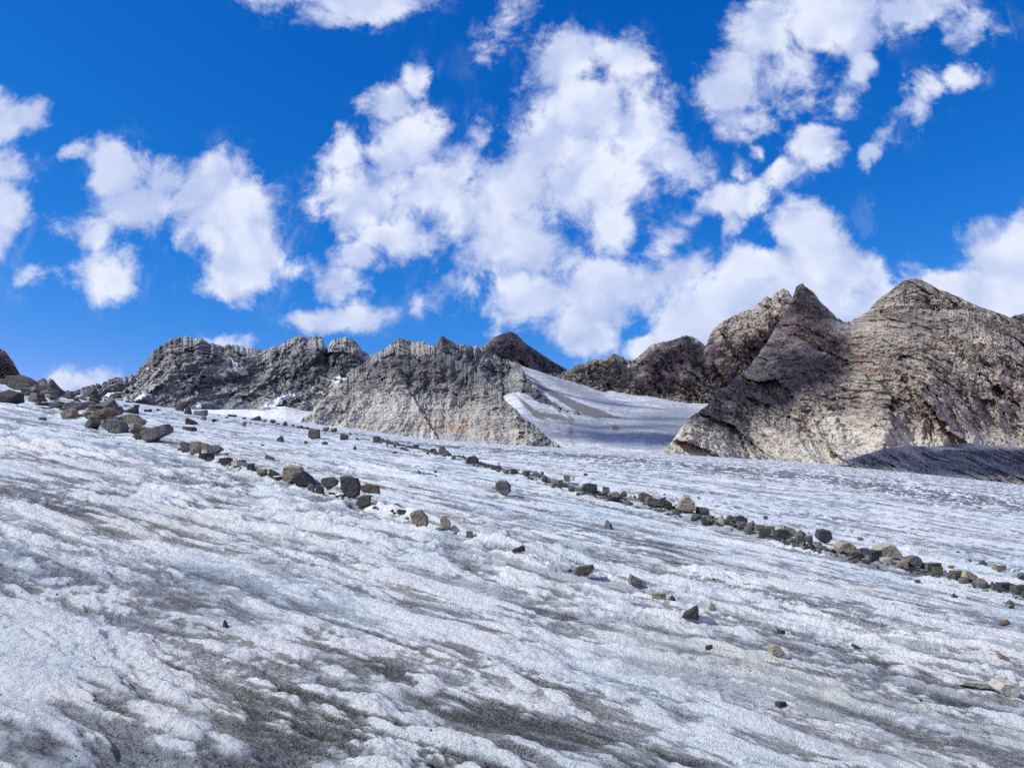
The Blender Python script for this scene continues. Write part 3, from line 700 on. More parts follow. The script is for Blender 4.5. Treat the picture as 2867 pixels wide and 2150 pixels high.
def hull_mesh(name, pts, size, mat, seed, cuts=3, rough=.05):
    """angular rock: hull of points, bevelled, subdivided and weathered; pts in unit box x,y -.5..+.5, z 0..1"""
    rng = random.Random(seed)
    bm = bmesh.new()
    sx, sy, sz = size
    lo = [min(p[i] for p in pts) for i in range(3)]; hi = [max(p[i] for p in pts) for i in range(3)]
    for p in pts:
        q = [(p[i] - lo[i]) / (hi[i] - lo[i] + 1e-9) for i in range(3)]
        bm.verts.new(((q[0] - .5) * sx, (q[1] - .5) * sy, q[2] * sz))
    r = bmesh.ops.convex_hull(bm, input=bm.verts)
    bmesh.ops.delete(bm, geom=[v for v in r['geom_interior'] if isinstance(v, bmesh.types.BMVert)] , context='VERTS') if r['geom_interior'] else None
    for v in [v for v in bm.verts if not v.link_faces]: bm.verts.remove(v)
    m = min(size)
    if cuts >= 1:
        bmesh.ops.dissolve_limit(bm, angle_limit=R(8), verts=bm.verts, edges=bm.edges)
        bmesh.ops.bevel(bm, geom=list(bm.edges), offset=m * .014, segments=1, affect='EDGES', clamp_overlap=True)
        bmesh.ops.triangulate(bm, faces=bm.faces)
        for it in range(cuts):
            L = max(size) * (.5 ** (it + 1)) * .8
            es = [e for e in bm.edges if e.calc_length() > L]
            if es: bmesh.ops.subdivide_edges(bm, edges=es, cuts=1, use_grid_fill=False)
            bmesh.ops.triangulate(bm, faces=[f for f in bm.faces if len(f.verts) > 3])
        s0 = Vector((seed * 3.1 % 50, seed * 1.7 % 50, 0))
        f1 = 2.2 / max(size); f2 = 7 / max(size); f3 = 20 / max(size)
        tl = rng.uniform(-.6, .6)
        bm.normal_update()
        for v in bm.verts:
            p = v.co + s0
            n = mnoise.noise(p * f1) * .8 + mnoise.noise(p * f2) * .8 + mnoise.noise(p * f3) * .35
            # bedding: thin ledges
            b = (v.co.z + v.co.x * tl) / max(size) * 11 + mnoise.noise(p * f1)
            n += .5 * (abs((b % 1) - .5) - .25)
            v.co += v.normal * n * m * rough
    bmesh.ops.recalc_face_normals(bm, faces=bm.faces)
    me = bpy.data.meshes.new(name); bm.to_mesh(me); bm.free()
    me.materials.append(mat)
    for p in me.polygons: p.use_smooth = False
    return me
def shape_pts(kind, rng):
    j = lambda a: rng.uniform(-a, a)
    P = []
    if kind == 'block':
        for x in (-.5, .5):
            for y in (-.5, .5):
                for z in (0, 1): P.append((x * rng.uniform(.72, 1.05) + j(.05), y + j(.12), z + (j(.16) if z else j(.04))))
        P += [(j(.3), j(.3), 1.0), (-.52, j(.3), rng.uniform(.3, .7)), (.52, j(.3), rng.uniform(.3, .7)), (j(.2), -.55, rng.uniform(.3, .7))]
    elif kind == 'slab':
        n = rng.randint(5, 7); k = rng.uniform(-.25, .25)
        for i in range(n):
            a = i / n * 6.283 + j(.35); r = rng.uniform(.40, .55)
            x, y = math.cos(a) * r, math.sin(a) * r
            P.append((x, y, .15 + x * k + j(.05))); P.append((x * .93 + j(.03), y * .93, .85 + x * k + j(.08)))
    elif kind == 'pyramid':
        for i in range(6):
            a = i / 6 * 6.283 + j(.3); P.append((math.cos(a) * .5, math.sin(a) * .5, j(.04) + .03)); P.append((math.cos(a) * .36, math.sin(a) * .36, rng.uniform(.35, .6)))
        ax = j(.15); P += [(ax, j(.1), 1.0), (ax + .08, j(.1), .92)]
    elif kind == 'wedge':
        sg = rng.choice((-1, 1))
        for y in (-.5, .5):
            P += [(-.5 * sg, y + j(.1), 0), (.5 * sg, y + j(.1), 0), (.42 * sg + j(.05), y * .8, 1 + j(.08)), (.5 * sg, y * .9, .55 + j(.1)), (-.3 * sg, y * .9, .35 + j(.1))]
        P.append((0, -.5, .5))
    else:
        for i in range(20):
            a = rng.uniform(0, 6.283); z = rng.uniform(-1, 1); r = math.sqrt(1 - z * z)
            P.append((math.cos(a) * r * .5, math.sin(a) * r * .5, .5 + z * .5))
    return P
STONES = []
def put_stone(u, vb, w, h, kind='block', tone='d', label=None, name='stone', poly=None, depth=None, tilt=0, cat=None, group=None, seed=None, lift=0.0, yaw=None, mesh=None):
    """u, vb: middle and foot of the stone on the photo, w, h: its size there"""
    seed = seed if seed is not None else int(u * 7 + vb * 13) % 99991
    rng = random.Random(seed)
    x, y, z = castg(u, vb)
    # stand on the ice behind the visible foot
    W_ = w * y / FPX; H_ = h * y / FPX
    D_ = (depth if depth else rng.uniform(.6, .95)) * min(W_, max(H_ * 2.0, .01))
    yc = y + D_ * .42; xc = x * yc / y
    zc = float(ground(xc, yc)[0])
    base = max(z, min(zc, z + .3 * H_)) - .10 * H_ + lift * H_
    if mesh is None:
        if poly:
            cu = u; P = []
            for (pu, pv) in poly:
                X_ = (pu - cu) / w; Z_ = (vb - pv) / h
                for yy_, sc in ((-.42, .86), (.0, 1.0), (.5, .82)):
                    P.append((X_ * (1 if sc == 1 else sc), yy_, .45 + (Z_ - .45) * sc + (0 if sc == 1 else rng.uniform(-.03, .03))))
            pts = P
        else:
            pts = shape_pts(kind, rng)
        if tilt:
            c_, s_ = math.cos(R(tilt)), math.sin(R(tilt)); a_ = H_ / W_
            pts = [(p[0] * c_ - (p[2] - .5) * a_ * s_, p[1], .5 + (p[0] * s_) / a_ + (p[2] - .5) * c_) for p in pts]
        big = w
        me = hull_mesh(name, pts, (W_, D_, H_ * 1.1), STONE[tone], seed, cuts=4 if big > 38 else 3 if big > 16 else 2, rough=.035 if kind != 'slab' else .05)
    else:
        me = mesh
    o = link(name, me)
    o.location = (xc, yc, base)
    if yaw is None: yaw = 0 if poly else rng.uniform(-.25, .25)
    o.rotation_euler = (rng.uniform(-.06, .06), 0, yaw)
    o['category'] = cat or ('boulder' if name == 'boulder' else 'stone')
    if label: o['label'] = label
    if group: o['group'] = group
    STONES.append((u, vb, w, h, tone, kind, o, label))
    return o
B = 'boulder'
# ---- named ones: left moraine
put_stone(63,1094,80,44,'block','b','large rounded brown boulder on the crest by the left edge of the photo',B,poly=[(25,1068),(32,1055),(60,1052),(72,1056),(98,1072),(103,1094),(60,1096),(30,1084)])
put_stone(22,1127,82,38,'round','d','dark rounded boulder cut by the left photo edge, below the brown one',B)
put_stone(10,1064,36,16,'slab','g','thin grey slab behind the brown boulder at the left edge',B,tilt=12)
put_stone(132,1082,42,13,'slab','d','flat dark slab on the crest in front of the small far crag','rock_slab')
put_stone(192,1106,30,11,'slab','d','dark flat slab at the lowest dip of the crest','rock_slab')
put_stone(193,1172,44,30,'wedge','t','light pointed slab leaning at the lower edge of the left moraine','rock_slab',poly=[(171,1158),(185,1148),(205,1143),(216,1148),(210,1162),(197,1174),(180,1172)])
put_stone(222,1147,43,19,'block','g','square grey block above the light pointed slab',B)
put_stone(286,1176,62,34,'slab','t','long tan slab tilted up to the right in the left moraine','rock_slab',poly=[(256,1170),(262,1176),(282,1178),(318,1152),(314,1144),(300,1146),(280,1162)])
put_stone(261,1201,50,28,'round','d','dark round boulder under the long tilted tan slab',B)
put_stone(323,1186,36,20,'block','d','dark block between the tilted tan slab and the pale boulder pair',B)
put_stone(373,1190,70,32,'block','t','broad pale boulder at the right end of the left moraine cluster',B,poly=[(340,1170),(345,1160),(370,1155),(385,1158),(407,1174),(400,1184),(370,1190),(345,1188)])
put_stone(322,1214,68,38,'wedge','g','striped grey boulder with dark pointed right end, low in the cluster',B,poly=[(286,1198),(296,1185),(330,1184),(345,1190),(354,1202),(350,1213),(322,1213),(300,1206)])
put_stone(380,1206,34,20,'slab','t','pale slab directly below the broad pale boulder','rock_slab')
put_stone(384,1216,42,13,'block','d','low dark block under the broad pale boulder','stone')
put_stone(413,1212,33,18,'wedge','g','pointed grey slab just behind the big tilted slab','rock_slab')
put_stone(440,1240,88,50,'slab','g','big thick grey slab tilted up on a blue ice pedestal',B,poly=[(397,1212),(452,1200),(473,1193),(485,1206),(477,1219),(421,1242),(409,1239),(397,1222)],depth=.55,lift=.08)
put_stone(388,1231,26,14,'slab','g','small slab tucked at the left foot of the big tilted slab','rock_slab')
put_stone(119,1177,20,8,'block','d','lone dark block on clean ice below the left moraine')
put_stone(365,1156,38,19,'wedge','d','dark slab with light top, alone above the left moraine','rock_slab')
put_stone(503,1150,20,20,'block','d','small dark cube on the ice crest below the left ridge')
put_stone(526,1158,25,22,'pyramid','d','dark stone with a thin spike on the ice crest')
put_stone(562,1163,34,15,'block','g','grey low block just right of the spiked stone')
put_stone(570,1175,18,12,'round','g','grey rounded stone below the low grey block on the crest')
put_stone(538,1187,33,17,'wedge','d','dark slanted block with pale rim, upper of two on the ice slope')
put_stone(532,1206,42,13,'slab','d','flat dark slab, lower of two on the ice slope','rock_slab')
put_stone(651,1167,25,7,'slab','d','thin long dark slab on the ice below the left ridge','rock_slab')
put_stone(682,1192,15,12,'round','r','small round purplish stone below the thin long slab')
put_stone(715,1177,27,13,'wedge','d','dark wedge shaped stone at the middle of the far stone line')
put_stone(738,1181,20,8,'round','g','low grey stone right beside the dark wedge')
put_stone(798,1191,16,13,'pyramid','d','dark peaked stone at the right end of the far stone line')
put_stone(880,1225,34,26,'block','b','big dark brown cube standing alone on the ice',B,poly=[(865,1198),(869,1199),(895,1200),(894,1205),(897,1224),(880,1225),(863,1221)])
put_stone(913,1207,18,12,'round','g','pale round stone just right of the big brown cube')
put_stone(935,1209,21,12,'round','b','brown oval stone, second to the right of the big cube')
put_stone(964,1231,25,15,'block','d','dark cluster stone where the right moraine thins out')
put_stone(785,1236,30,17,'pyramid','d','dark faced stone with pale top alone on mid ice',B)
put_stone(857,1243,11,9,'round','d','tiny dark round stone below the big brown cube')
put_stone(909,1246,19,10,'round','g','two toned small grey stone below the brown cube')
put_stone(993,1259,12,13,'pyramid','d','tiny dark pyramid stone on clean ice')
put_stone(756,1287,25,13,'wedge','r','small pinkish tan wedge on clean ice above the left moraine')
# mid part of the left moraine
put_stone(519,1268,28,24,'block','g','grey upright block at the left of the rock heap')
put_stone(547,1271,30,34,'block','t','pale upright block in the middle of the rock heap',B)
put_stone(572,1260,25,21,'block','t','light cube on top of the rock heap')
put_stone(579,1289,40,21,'slab','d','dark slab at the bottom of the rock heap','rock_slab')
put_stone(602,1277,46,24,'slab','g','grey slab with dark overhanging right end on the heap',B,poly=[(578,1265),(586,1253),(605,1252),(618,1256),(624,1262),(612,1268),(600,1276),(584,1274)])
put_stone(632,1303,34,17,'block','d','dark broken block left of the white topped slab')
put_stone(668,1301,44,12,'slab','d','thin dark slab behind the white topped slab','rock_slab')
put_stone(669,1310,42,14,'slab','p','white topped flat slab in the left moraine','rock_slab')
put_stone(702,1315,20,16,'block','d','dark splintered stone right of the white topped slab')
put_stone(734,1328,25,15,'block','t','yellowish stone between white topped slab and tan boulder')
put_stone(770,1331,30,16,'wedge','d','dark wedge stone just left of the large tan boulder')
put_stone(776,1346,34,12,'slab','d','low dark splinters at the left foot of the tan boulder','rock_slab')
put_stone(850,1364,70,38,'wedge','d','dark sloping boulder behind the right side of the tan boulder',B,poly=[(812,1352),(830,1330),(850,1325),(880,1350),(886,1362),(850,1366)])
put_stone(821,1353,60,48,'block','t','large angular tan boulder, the brightest in the left moraine',B,poly=[(792,1324),(796,1310),(816,1306),(843,1310),(849,1319),(848,1330),(826,1344),(810,1352),(794,1343)],depth=.7)
put_stone(872,1376,20,15,'block','g','grey stone between tan boulder and grey mushroom boulder')
put_stone(895,1382,22,19,'block','d','dark stone under the left side of the grey mushroom boulder')
put_stone(924,1370,49,27,'block','g','grey boulder perched on an ice pedestal beside the black block',B,poly=[(900,1352),(905,1345),(935,1343),(948,1352),(944,1364),(925,1370),(905,1366)],lift=.25)
put_stone(980,1392,58,56,'block','d','huge black block, tallest stone of the left moraine',B,poly=[(951,1341),(974,1339),(1002,1345),(1008,1362),(1006,1384),(987,1391),(965,1384),(954,1369)],depth=.8,lift=.03)
put_stone(1037,1390,58,24,'slab','b','brown flat slab on an ice table right of the black block',B,poly=[(1009,1380),(1011,1371),(1030,1368),(1058,1372),(1064,1388),(1035,1388),(1015,1386)],lift=.45)
put_stone(1018,1426,44,30,'block','b','brown angular boulder in front of the black block',B,poly=[(998,1416),(1010,1400),(1030,1396),(1040,1402),(1037,1422),(1014,1425),(998,1422)])
put_stone(1125,1442,29,12,'slab','d','small dark slab left of the rough tan boulder','rock_slab')
put_stone(1173,1472,54,43,'block','t','rough tan boulder with a shaded right face, left of the upright one',B,poly=[(1147,1440),(1162,1432),(1179,1431),(1199,1449),(1196,1470),(1174,1468),(1156,1460)])
put_stone(1247,1484,31,37,'block','t','upright tan boulder with a narrow top at the end of the left moraine',B,poly=[(1232,1458),(1236,1448),(1244,1448),(1262,1464),(1261,1477),(1250,1483),(1235,1480)])
put_stone(1314,1506,20,14,'block','g','small grey stone at the end of the left moraine trail')
put_stone(1450,1548,37,16,'wedge','d','dark flat stone lying alone in the middle of the ice','rock_slab')
put_stone(1408,1388,45,38,'round','g','solitary rounded grey boulder between the two moraines',B,poly=[(1387,1372),(1389,1355),(1400,1350),(1420,1352),(1431,1364),(1430,1380),(1415,1388),(1396,1380)])
put_stone(1173,1327,13,11,'pyramid','g','tiny grey peaked stone left of the solitary boulder')
put_stone(1219,1325,9,6,'round','g','tiny oval stone right of the tiny peaked one')
put_stone(1105,1271,11,6,'block','d','tiny dark stone under the start of the right moraine')
# ---- right moraine
put_stone(1055,1237,20,16,'block','d','dark stacked block at the upper start of the right moraine')
put_stone(1089,1243,14,8,'wedge','d','small dark wedge after the stacked block at the start')
put_stone(1165,1253,17,7,'block','d','low dark stone above the thin start of the right moraine')
put_stone(1213,1265,15,9,'block','d','dark stone just left of the first big moraine boulder')
put_stone(1243,1279,31,28,'pyramid','g','first big peaked grey boulder of the right moraine',B,poly=[(1229,1270),(1230,1254),(1240,1250),(1257,1266),(1259,1274),(1245,1280)])
put_stone(1323,1299,36,24,'block','d','second big boulder of the right moraine, dark and broad',B,poly=[(1306,1286),(1311,1276),(1329,1273),(1340,1282),(1341,1292),(1325,1297),(1306,1293)])
put_stone(1387,1315,24,13,'block','d','dark low stone right of the second big boulder')
put_stone(1443,1326,27,15,'wedge','d','dark peaked stone midway along the right moraine start')
put_stone(1472,1334,25,13,'round','g','grey rounded stone right after the dark peaked stone')
put_stone(1503,1338,17,17,'pyramid','g','grey upright stone, higher than its neighbours')
put_stone(1525,1349,18,13,'round','d','dark round stone right of the grey upright stone')
put_stone(1551,1354,15,10,'block','p','white faced small stone in the right moraine')
put_stone(1567,1359,19,15,'block','g','grey block beside the white faced small stone')
put_stone(1588,1353,19,17,'block','g','grey stone perched on a little ice foot',lift=.3)
put_stone(1604,1344,12,12,'pyramid','p','pale spiky stone behind the perched grey stone')
put_stone(1640,1331,10,6,'block','d','lone tiny dark stone above the pale spiky stone')
put_stone(1649,1382,46,28,'block','d','large black sided block of the right moraine',B,poly=[(1627,1370),(1634,1360),(1650,1357),(1669,1361),(1670,1376),(1655,1382),(1632,1380)])
put_stone(1697,1379,21,16,'block','g','grey square stone right of the black sided block')
put_stone(1713,1403,27,13,'block','d','dark flat block at the front of the moraine band')
put_stone(1724,1392,22,16,'round','g','round grey stone in the middle of the moraine band')
put_stone(1747,1390,21,13,'round','b','brownish rounded stone left of the tan brown boulder')
put_stone(1808,1405,44,27,'round','b','tan brown boulder left of the long orange-brown slab',B,poly=[(1787,1390),(1790,1382),(1802,1380),(1825,1390),(1830,1402),(1810,1405),(1790,1402)])
put_stone(1832,1420,54,26,'slab','b','long brown slab with a dark front in the right moraine','rock_slab',poly=[(1806,1402),(1812,1394),(1840,1400),(1858,1408),(1856,1418),(1825,1416),(1808,1412)])
put_stone(1863,1424,38,29,'wedge','d','black leaning slab right of the long brown slab','rock_slab',poly=[(1846,1400),(1852,1396),(1870,1404),(1880,1412),(1878,1422),(1862,1424)])
put_stone(1922,1436,54,44,'pyramid','t','tan pyramid boulder standing above the right moraine',B,poly=[(1898,1420),(1905,1405),(1917,1393),(1930,1396),(1945,1412),(1949,1430),(1935,1436),(1905,1434)])
put_stone(1968,1442,33,21,'block','g','grey block right of the tan pyramid boulder')
put_stone(1987,1462,32,18,'pyramid','g','grey stone at the front below the grey block')
put_stone(2021,1470,27,29,'pyramid','t','yellowish peaked stone with a dark underside',B)
put_stone(2043,1460,15,16,'block','g','small grey stone right of the yellowish peaked one')
put_stone(2071,1469,44,24,'block','d','dark brown lying boulder behind the grey stones',B,poly=[(2049,1458),(2056,1449),(2075,1447),(2090,1454),(2093,1464),(2075,1469),(2052,1466)])
put_stone(2105,1478,28,19,'pyramid','b','brown stone right of the dark lying boulder')
put_stone(2075,1482,23,17,'block','g','grey stone in front of the dark lying boulder')
put_stone(2096,1496,31,26,'pyramid','g','grey pointed boulder at the front edge of the band',B)
put_stone(2127,1488,26,17,'block','r','violet grey flat stone behind the front edge')
put_stone(2141,1505,31,22,'block','d','dark squat boulder left of the tan wedge pair',B)
put_stone(2157,1489,26,16,'block','g','grey stone behind the dark squat boulder')
put_stone(2188,1507,45,25,'round','d','wide dark domed boulder under the tan wedge',B,poly=[(2167,1498),(2172,1485),(2188,1480),(2205,1486),(2210,1500),(2190,1507),(2168,1504)])
put_stone(2206,1500,41,27,'wedge','t','tan wedge slab rising to a point on its left','rock_slab',poly=[(2187,1473),(2190,1476),(2222,1483),(2226,1492),(2222,1499),(2190,1494)])
put_stone(2242,1505,34,18,'pyramid','b','brown rock between the tan wedge and the blue-grey boulder')
put_stone(2240,1516,28,16,'block','g','grey rubble block below the brown rock')
put_stone(2265,1520,20,19,'block','g','grey small upright stone left of the blue-grey boulder')
put_stone(2307,1524,44,36,'block','u','big blue-grey boulder standing high at the right',B,poly=[(2285,1500),(2287,1491),(2303,1488),(2325,1493),(2329,1510),(2318,1524),(2298,1520),(2287,1512)],lift=.05)
put_stone(2294,1536,27,19,'pyramid','g','grey stone at the foot of the blue-grey boulder')
put_stone(2369,1559,60,32,'round','t','yellow brown domed boulder right of the blue-grey one',B,poly=[(2340,1540),(2350,1529),(2368,1526),(2388,1536),(2399,1556),(2370,1558),(2342,1548)])
put_stone(2392,1560,26,12,'block','d','dark low stone at the right foot of the domed boulder')
put_stone(2415,1553,29,17,'block','g','light grey stone between the domed and the largest boulder')
put_stone(2484,1562,76,38,'block','t','largest boulder of the right moraine, broad light grey dome',B,poly=[(2446,1546),(2455,1534),(2480,1527),(2498,1530),(2512,1548),(2521,1562),(2480,1566),(2450,1560)])
put_stone(2448,1570,36,28,'block','d','dark boulder leaning in front of the largest boulder',B)
put_stone(2438,1573,28,14,'block','g','grey angular stone at the lower left of the largest boulder')
put_stone(2480,1578,37,16,'slab','p','pale flat slab lying in front of the largest boulder','rock_slab')
put_stone(2520,1589,35,21,'wedge','r','reddish split stone right of the pale flat slab')
put_stone(2555,1590,47,29,'block','g','grey craggy boulder right of the reddish split stone',B,poly=[(2533,1578),(2538,1569),(2555,1563),(2568,1566),(2577,1580),(2570,1590),(2545,1588)])
put_stone(2606,1600,45,24,'block','g','grey boulder with dark base, first of a joined pair',B)
put_stone(2625,1609,26,21,'block','b','brown grey stone, right half of a joined pair')
put_stone(2660,1616,21,12,'wedge','r','reddish low wedge before the tan sloping slab')
put_stone(2678,1625,26,21,'block','b','brown block left of the tan sloping slab')
put_stone(2712,1629,43,25,'slab','t','tan sloping slab lying across dark stones','rock_slab',poly=[(2691,1620),(2697,1606),(2710,1606),(2733,1620),(2730,1628),(2715,1628)])
put_stone(2701,1636,29,14,'slab','g','thin grey slab below the tan sloping slab','rock_slab')
put_stone(2745,1634,21,14,'block','r','red topped stone right of the tan sloping slab')
put_stone(2749,1647,27,20,'block','g','grey stone beneath the red topped one')
put_stone(2781,1645,28,18,'pyramid','g','grey peaked stone near the right end of the moraine')
put_stone(2815,1652,41,18,'block','d','wide dark stone with a light top near the right edge')
put_stone(2852,1663,36,22,'block','g','grey jumble block at the right edge of the photo')
put_stone(2752,1581,23,12,'pyramid','d','dark peaked stone on clean ice above the right moraine')
put_stone(2799,1598,33,13,'block','t','yellowish flat stone on clean ice near the right edge')
put_stone(2715,1572,9,5,'round','d','tiny dark pebble left of the peaked stone on clean ice')
put_stone(2683,1548,10,5,'round','d','tiny dark pebble farthest up the ice at the right')
put_stone(2862,1632,24,20,'round','g','grey rounded stone cut by the right edge')
put_stone(2409,1513,14,8,'block','g','small greenish grey chip above the domed boulder')
put_stone(2664,1595,17,7,'slab','r','thin purplish chip behind the moraine at the right')
put_stone(2144,1456,13,9,'round','d','little dark stone alone above the dark lying boulder')
put_stone(1956,1398,10,8,'pyramid','t','tiny tan chip up right of the tan pyramid boulder')
put_stone(2569,1633,15,7,'block','b','little brown stone below the craggy boulder')
put_stone(2671,1673,18,12,'pyramid','d','small dark pyramid on ice below the right moraine')
put_stone(2827,1693,26,13,'pyramid','b','low brown mound stone below the right end of the moraine')
put_stone(2832,1704,14,7,'block','d','small dark chip just under the low brown mound stone')
put_stone(2809,1752,27,14,'wedge','r','reddish brown flat stone on the ice at the right')
# ---- single stones on the near ice
put_stone(1702,1481,30,27,'pyramid','g','solitary craggy grey stone below the right moraine',B)
put_stone(1634,1612,58,29,'slab','b','brown slab pointing up right, lying on the central ice','rock_slab',poly=[(1604,1606),(1612,1590),(1635,1588),(1660,1584),(1662,1594),(1645,1611),(1620,1610)])
put_stone(1597,1604,12,9,'round','d','tiny dark stone touching the left end of the brown slab')
put_stone(1784,1650,50,30,'slab','g','grey sloping stone with a flat right end, right of the brown slab',B,poly=[(1760,1636),(1765,1622),(1780,1628),(1808,1642),(1800,1650),(1775,1648),(1762,1644)])
put_stone(1844,1679,42,15,'slab','t','flat tan stone half sunk in the ice','rock_slab')
put_stone(1882,1681,21,14,'pyramid','d','small dark stone right of the flat tan one')
put_stone(1932,1745,50,36,'wedge','d','dark triangular stone pointing up at right',B,poly=[(1909,1738),(1920,1730),(1953,1711),(1955,1744),(1930,1742)])
put_stone(1993,1713,21,20,'pyramid','t','small light pointed stone right of the dark triangle')
put_stone(2176,1842,46,33,'block','t','rough tan stone melting into the near ice at right',B,poly=[(2155,1815),(2165,1808),(2180,1810),(2190,1826),(2200,1838),(2178,1841),(2158,1830)])
put_stone(2808,1847,27,18,'wedge','t','small tan stone near the right edge, on the near ice')
put_stone(2728,1930,100,18,'slab','p','long thin pale slab on the near ice at the right','rock_slab',poly=[(2688,1920),(2700,1912),(2740,1914),(2778,1918),(2770,1930),(2740,1928)])
put_stone(2812,1948,66,36,'wedge','p','pale boulder with a shadow at the right end of the thin slab',B,poly=[(2780,1928),(2795,1912),(2825,1913),(2844,1926),(2836,1944),(2810,1946),(2790,1938)])
put_stone(2187,1985,31,13,'slab','d','dark flake lying in a melt groove at lower right','rock_slab')
put_stone(2187,1776,22,12,'slab','d','dark thin flake above the rough tan stone','rock_slab')
put_stone(2398,1816,20,11,'wedge','d','small dark shard on the ice at the right middle')
put_stone(632,1757,12,18,'wedge','d','little dark stub poking from the near ice at left')
put_stone(1985,1822,22,10,'slab','d','dark sliver sunk in the near ice left of the tan stone','rock_slab')

# ---- rubble between the named ones, alike grey stones
PROTO = {}
def rubble_mesh(tone, i):
    k = (tone, i)
    if k not in PROTO:
        rng = random.Random(900 + i * 31 + ord(tone)); kind = ('block', 'slab', 'pyramid', 'round', 'wedge', 'slab')[i]
        PROTO[k] = hull_mesh('rubble_stone', shape_pts(kind, rng), (1, .8, .62 if kind != 'slab' else .2), STONE[tone], 77 + i, cuts=2, rough=.04)
    return PROTO[k]
GROUPS = {'m1': ('dark angular stone in the rubble of the left moraine', 'rubble stones of the left moraine'),
          'm1s': ('thin grey plate lying among the slabs of the upper left moraine', 'thin plates of the upper left moraine'),
          'm2': ('grey angular stone in the rubble of the right moraine', 'rubble stones of the right moraine'),
          'm2s': ('small dark stone in the thin upper line of the right moraine', 'small stones of the upper right moraine'),
          'far': ('small dark stone scattered on the ice crest below the left ridge', 'small stones on the ice crest'),
          'loose': ('tiny dark stone scattered on the open ice', 'tiny stones on the open ice')}
SPECS = []
def put_rubble(u, v, w, key, rng, tones, kinds=(0, 1, 2, 3, 4)):
    SPECS.append((w, u, v, key, rng.choice(tones), rng.choice(kinds), rng.random()))
def make_rubble(w, u, v, key, tone, kind, r):
    rng = random.Random(int(r * 1e6))
    x, y, z = castg(u, v)
    s = w * y / FPX
    o = link('rubble_stone', rubble_mesh(tone, kind))
    o.location = (x, y + s * .3, z - s * .06 + (s * .5 * r if key == 'm1s' else 0))
    o.scale = (s * rng.uniform(.85, 1.2), s * rng.uniform(.8, 1.2), s * rng.uniform(.5, 1.0))
    o.rotation_euler = (rng.uniform(-.3, .3), rng.uniform(-.3, .3), rng.uniform(0, 6.28))
    o['category'] = 'stone'
    lm = min(LANDMARKS, key=lambda q: (q[0] - u) ** 2 + 4 * (q[1] - v) ** 2)
    side = ('right of' if u > lm[0] + 26 else 'left of' if u < lm[0] - 26 else 'in front of' if v > lm[1] else 'behind')
    size = 'tiny' if w < 9 else 'small' if w < 15 else 'medium' if w < 26 else 'wide'
    kind_ = ('square', 'flat', 'pointed', 'rounded', 'slanted', 'flat')[kind]
    what = 'plate' if key == 'm1s' else 'stone'
    o['label'] = f"{size} {TONE[tone]} {kind_} {what} {side} {lm[2]}"
    o['group'] = GROUPS[key][1]
    return o
LANDMARKS = [(63, 1094, 'the large brown boulder at the left edge'), (133, 1080, 'the flat slab before the far crag'), (193, 1172, 'the light pointed slab'), (222, 1146, 'the square block of the left cluster'),
 (286, 1176, 'the long tilted tan slab'), (373, 1190, 'the broad pale boulder'), (322, 1214, 'the striped pointed boulder'), (440, 1240, 'the big slab on its ice pedestal'), (547, 1271, 'the upright block of the rock heap'),
 (669, 1310, 'the white topped slab'), (821, 1353, 'the bright angular tan boulder'), (924, 1370, 'the perched mushroom boulder'), (980, 1392, 'the huge black block'), (1018, 1426, 'the brown boulder before the black block'),
 (1125, 1442, 'the lone thin dark slab'), (1173, 1472, 'the rough tan boulder'), (1247, 1484, 'the upright tan boulder'), (1314, 1506, 'the last stone of the left moraine'), (503, 1150, 'the small cube on the crest'), (562, 1163, 'the spiked stone on the crest'),
 (651, 1167, 'the thin long slab on the crest'), (715, 1177, 'the dark wedge of the crest line'), (798, 1191, 'the peaked stone ending the crest line'), (880, 1225, 'the lone brown cube'), (964, 1231, 'the dark cluster past the brown cube'),
 (1055, 1237, 'the stacked block starting the right moraine'), (1150, 1252, 'the thin start of the right moraine'), (1243, 1279, 'the first peaked moraine boulder'), (1323, 1299, 'the second broad moraine boulder'), (1387, 1315, 'the low stones after the second boulder'),
 (1443, 1326, 'the dark peaked moraine stone'), (1503, 1338, 'the tall grey moraine stone'), (1551, 1354, 'the white faced stone'), (1590, 1352, 'the stone on its little ice foot'), (1649, 1382, 'the black sided block'), (1713, 1403, 'the dark flat moraine block'),
 (1747, 1390, 'the brownish round moraine stone'), (1808, 1405, 'the tan brown round boulder'), (1863, 1424, 'the black leaning slab'), (1922, 1436, 'the tan pyramid boulder'), (1968, 1442, 'the grey block by the pyramid boulder'), (2021, 1470, 'the yellowish peaked stone'),
 (2071, 1469, 'the dark lying boulder'), (2096, 1496, 'the grey pointed front boulder'), (2141, 1505, 'the dark squat boulder'), (2206, 1500, 'the tan wedge slab'), (2242, 1505, 'the brown rock past the tan wedge'), (2307, 1524, 'the big blue-grey boulder'),
 (2369, 1559, 'the yellow brown domed boulder'), (2415, 1553, 'the light stone past the domed boulder'), (2484, 1562, 'the largest moraine boulder'), (2520, 1589, 'the reddish split stone'), (2555, 1590, 'the grey craggy boulder'), (2615, 1602, 'the joined boulder pair'),
 (2712, 1629, 'the tan sloping slab'), (2749, 1647, 'the red topped stone'), (2781, 1645, 'the grey peaked stone at far right'), (2840, 1658, 'the wide stone at the right edge'), (1408, 1388, 'the solitary grey boulder'), (1702, 1481, 'the solitary craggy stone'), (1634, 1612, 'the brown pointing slab'), (2176, 1842, 'the rough tan stone in the near ice')]
rg = random.Random(5)
def along(L, s):
    n = len(L) - 1; k = min(int(s * n), n - 1); f = s * n - k
    return L[k][0] + (L[k + 1][0] - L[k][0]) * f, L[k][1] + (L[k + 1][1] - L[k][1]) * f
